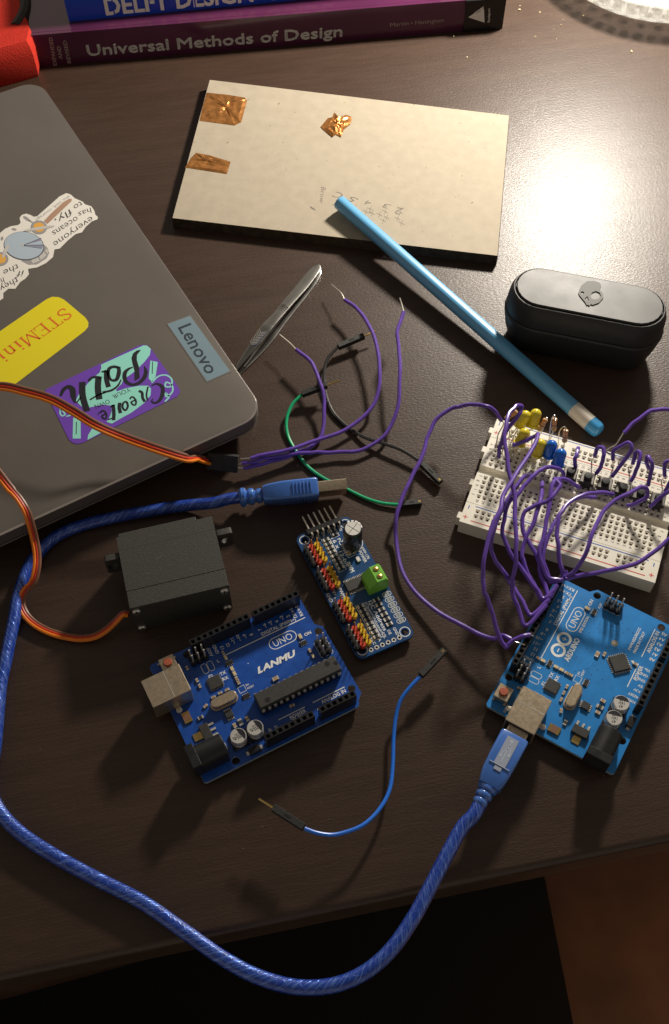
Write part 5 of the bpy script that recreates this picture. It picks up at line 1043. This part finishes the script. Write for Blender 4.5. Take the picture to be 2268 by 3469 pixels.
# plug A lies on its narrow side
ax = (uc_p2-uc_p0); ax.z = 0; ax.normalize(); mid = (uc_p0+uc_p2)/2; vw = (Vector((0, 0, CAM_Z))-mid).normalized()*.62+Vector((0, 0, 1))*.38
vw = (vw-ax*vw.dot(ax)).normalized(); MA = frame(uc_p0, ax, vw); LA_ = (uc_p1-uc_p0).length; LS = (uc_p2-uc_p0).length
def rr2(hy, hz_, r): return [(p[0], p[1]) for p in rrect(-hy, hy, -hz_, hz_, r, 4)]
def barlike(mb, M, st_, m=0): 
    n_ = None; vs = []
    for x, hy, hz_, r in st_:
        o_ = rr2(hy, hz_, r); n_ = len(o_); vs += [(x, y, z) for y, z in o_]
    k = len(st_); mb.add(vs, [(i*n_+j, i*n_+(j+1) % n_, (i+1)*n_+(j+1) % n_, (i+1)*n_+j) for i in range(k-1) for j in range(n_)]+[tuple(range(n_-1, -1, -1)), tuple((k-1)*n_+j for j in range(n_))], m, M)
mb = MB(); barlike(mb, MA, [(10, 5.2, 3.2, 1.2), (12, 6.0, 3.7, 1.2), (18, 7.0, 4.1, 1.2), (LA_-1, 7.2, 4.2, 1.2), (LA_, 6.6, 3.8, 1.0)]); ribbed(mb, MA, 0, 10.5, 5.4, 4.2, 3)
for i in range(6): mb.box(LA_-11+i*1.5, LA_-10.4+i*1.5, -5, 5, 4.1, 4.5, 0, MA, .1); mb.box(LA_-11+i*1.5, LA_-10.4+i*1.5, 7.1, 7.5, -2.6, 2.6, 0, MA, .1)
pA = mb.build('plug_body', ubl, us, world=True, sharp=40)
mb = MB(); barlike(mb, MA, [(14, 3.8, 2.0, .6), (24, 5.2, 2.6, .6), (LA_-.8, 5.8, 2.6, .6)]); mb.build('inner_mould', inn, pA, world=True)
mb = MB(); barlike(mb, MA, [(LA_-.5, 6.0, 2.25, .3), (LS, 6.0, 2.25, .3)]); barlike(mb, MA, [(LS, 5.6, 1.9, .2), (LS+.03, 5.6, 1.9, .2)], 1); mb.build('plug_shell', [shellm, dark], us, world=True)
# plug B, pushed into the right board
MBm = Mu @ Matrix(((-1, 0, 0, -5.2), (0, -1, 0, 37.8), (0, 0, 1, 9.5), (0, 0, 0, 1)))
mb = MB(); barlike(mb, MBm, [(3.6, 5.2, 4.9, 1.3), (4.2, 5.5, 5.2, 1.3), (14, 5.4, 5.1, 1.3), (20, 5.1, 4.7, 1.2), (23, 4.6, 4.2, 1.2), (25, 3.9, 3.6, 1.2)]); ribbed(mb, MBm, 24.5, 33, 3.7, 3.6, 3)
pB_ = mb.build('plug_body', ubl, us, world=True, sharp=40)
mb = MB(); mb.box(5.5, 17.5, -2.3, 2.3, 5.12, 5.3, 0, MBm, .05); mb.box(17.6, 19.4, -1.4, 1.4, 4.9, 5.1, 0, MBm, .05); mb.box(17.2, 17.45, -4.0, 4.0, 5.0, 5.35, 1, MBm)
K = MBm @ T(0, 0, 5.33); mb.stroke([(7, 0), (15.6, 0)], .35, 1, K, smooth=False); mb.stroke([(9, 0), (10.6, 1.3), (12.2, 1.3)], .35, 1, K, smooth=False); mb.stroke([(10.4, 0), (12, -1.3), (13.4, -1.3)], .35, 1, K, smooth=False); mb.ring(7, 0, 0, .7, .01, 1, K, 12); mb.box(12, 13, .9, 1.8, 0, .03, 1, K); mb.ring(13.8, -1.3, 0, .5, .01, 1, K, 10)
mb.build('usb_emblem', [inn, MT('raised_highlight', (.45, .52, .66), .3)], pB_, world=True, sharp=0)
mb = MB(); barlike(mb, MBm, [(-3, 4.1, 3.8, .8), (3.7, 4.1, 3.8, .8)]); mb.build('plug_shell', shellm, us, world=True)
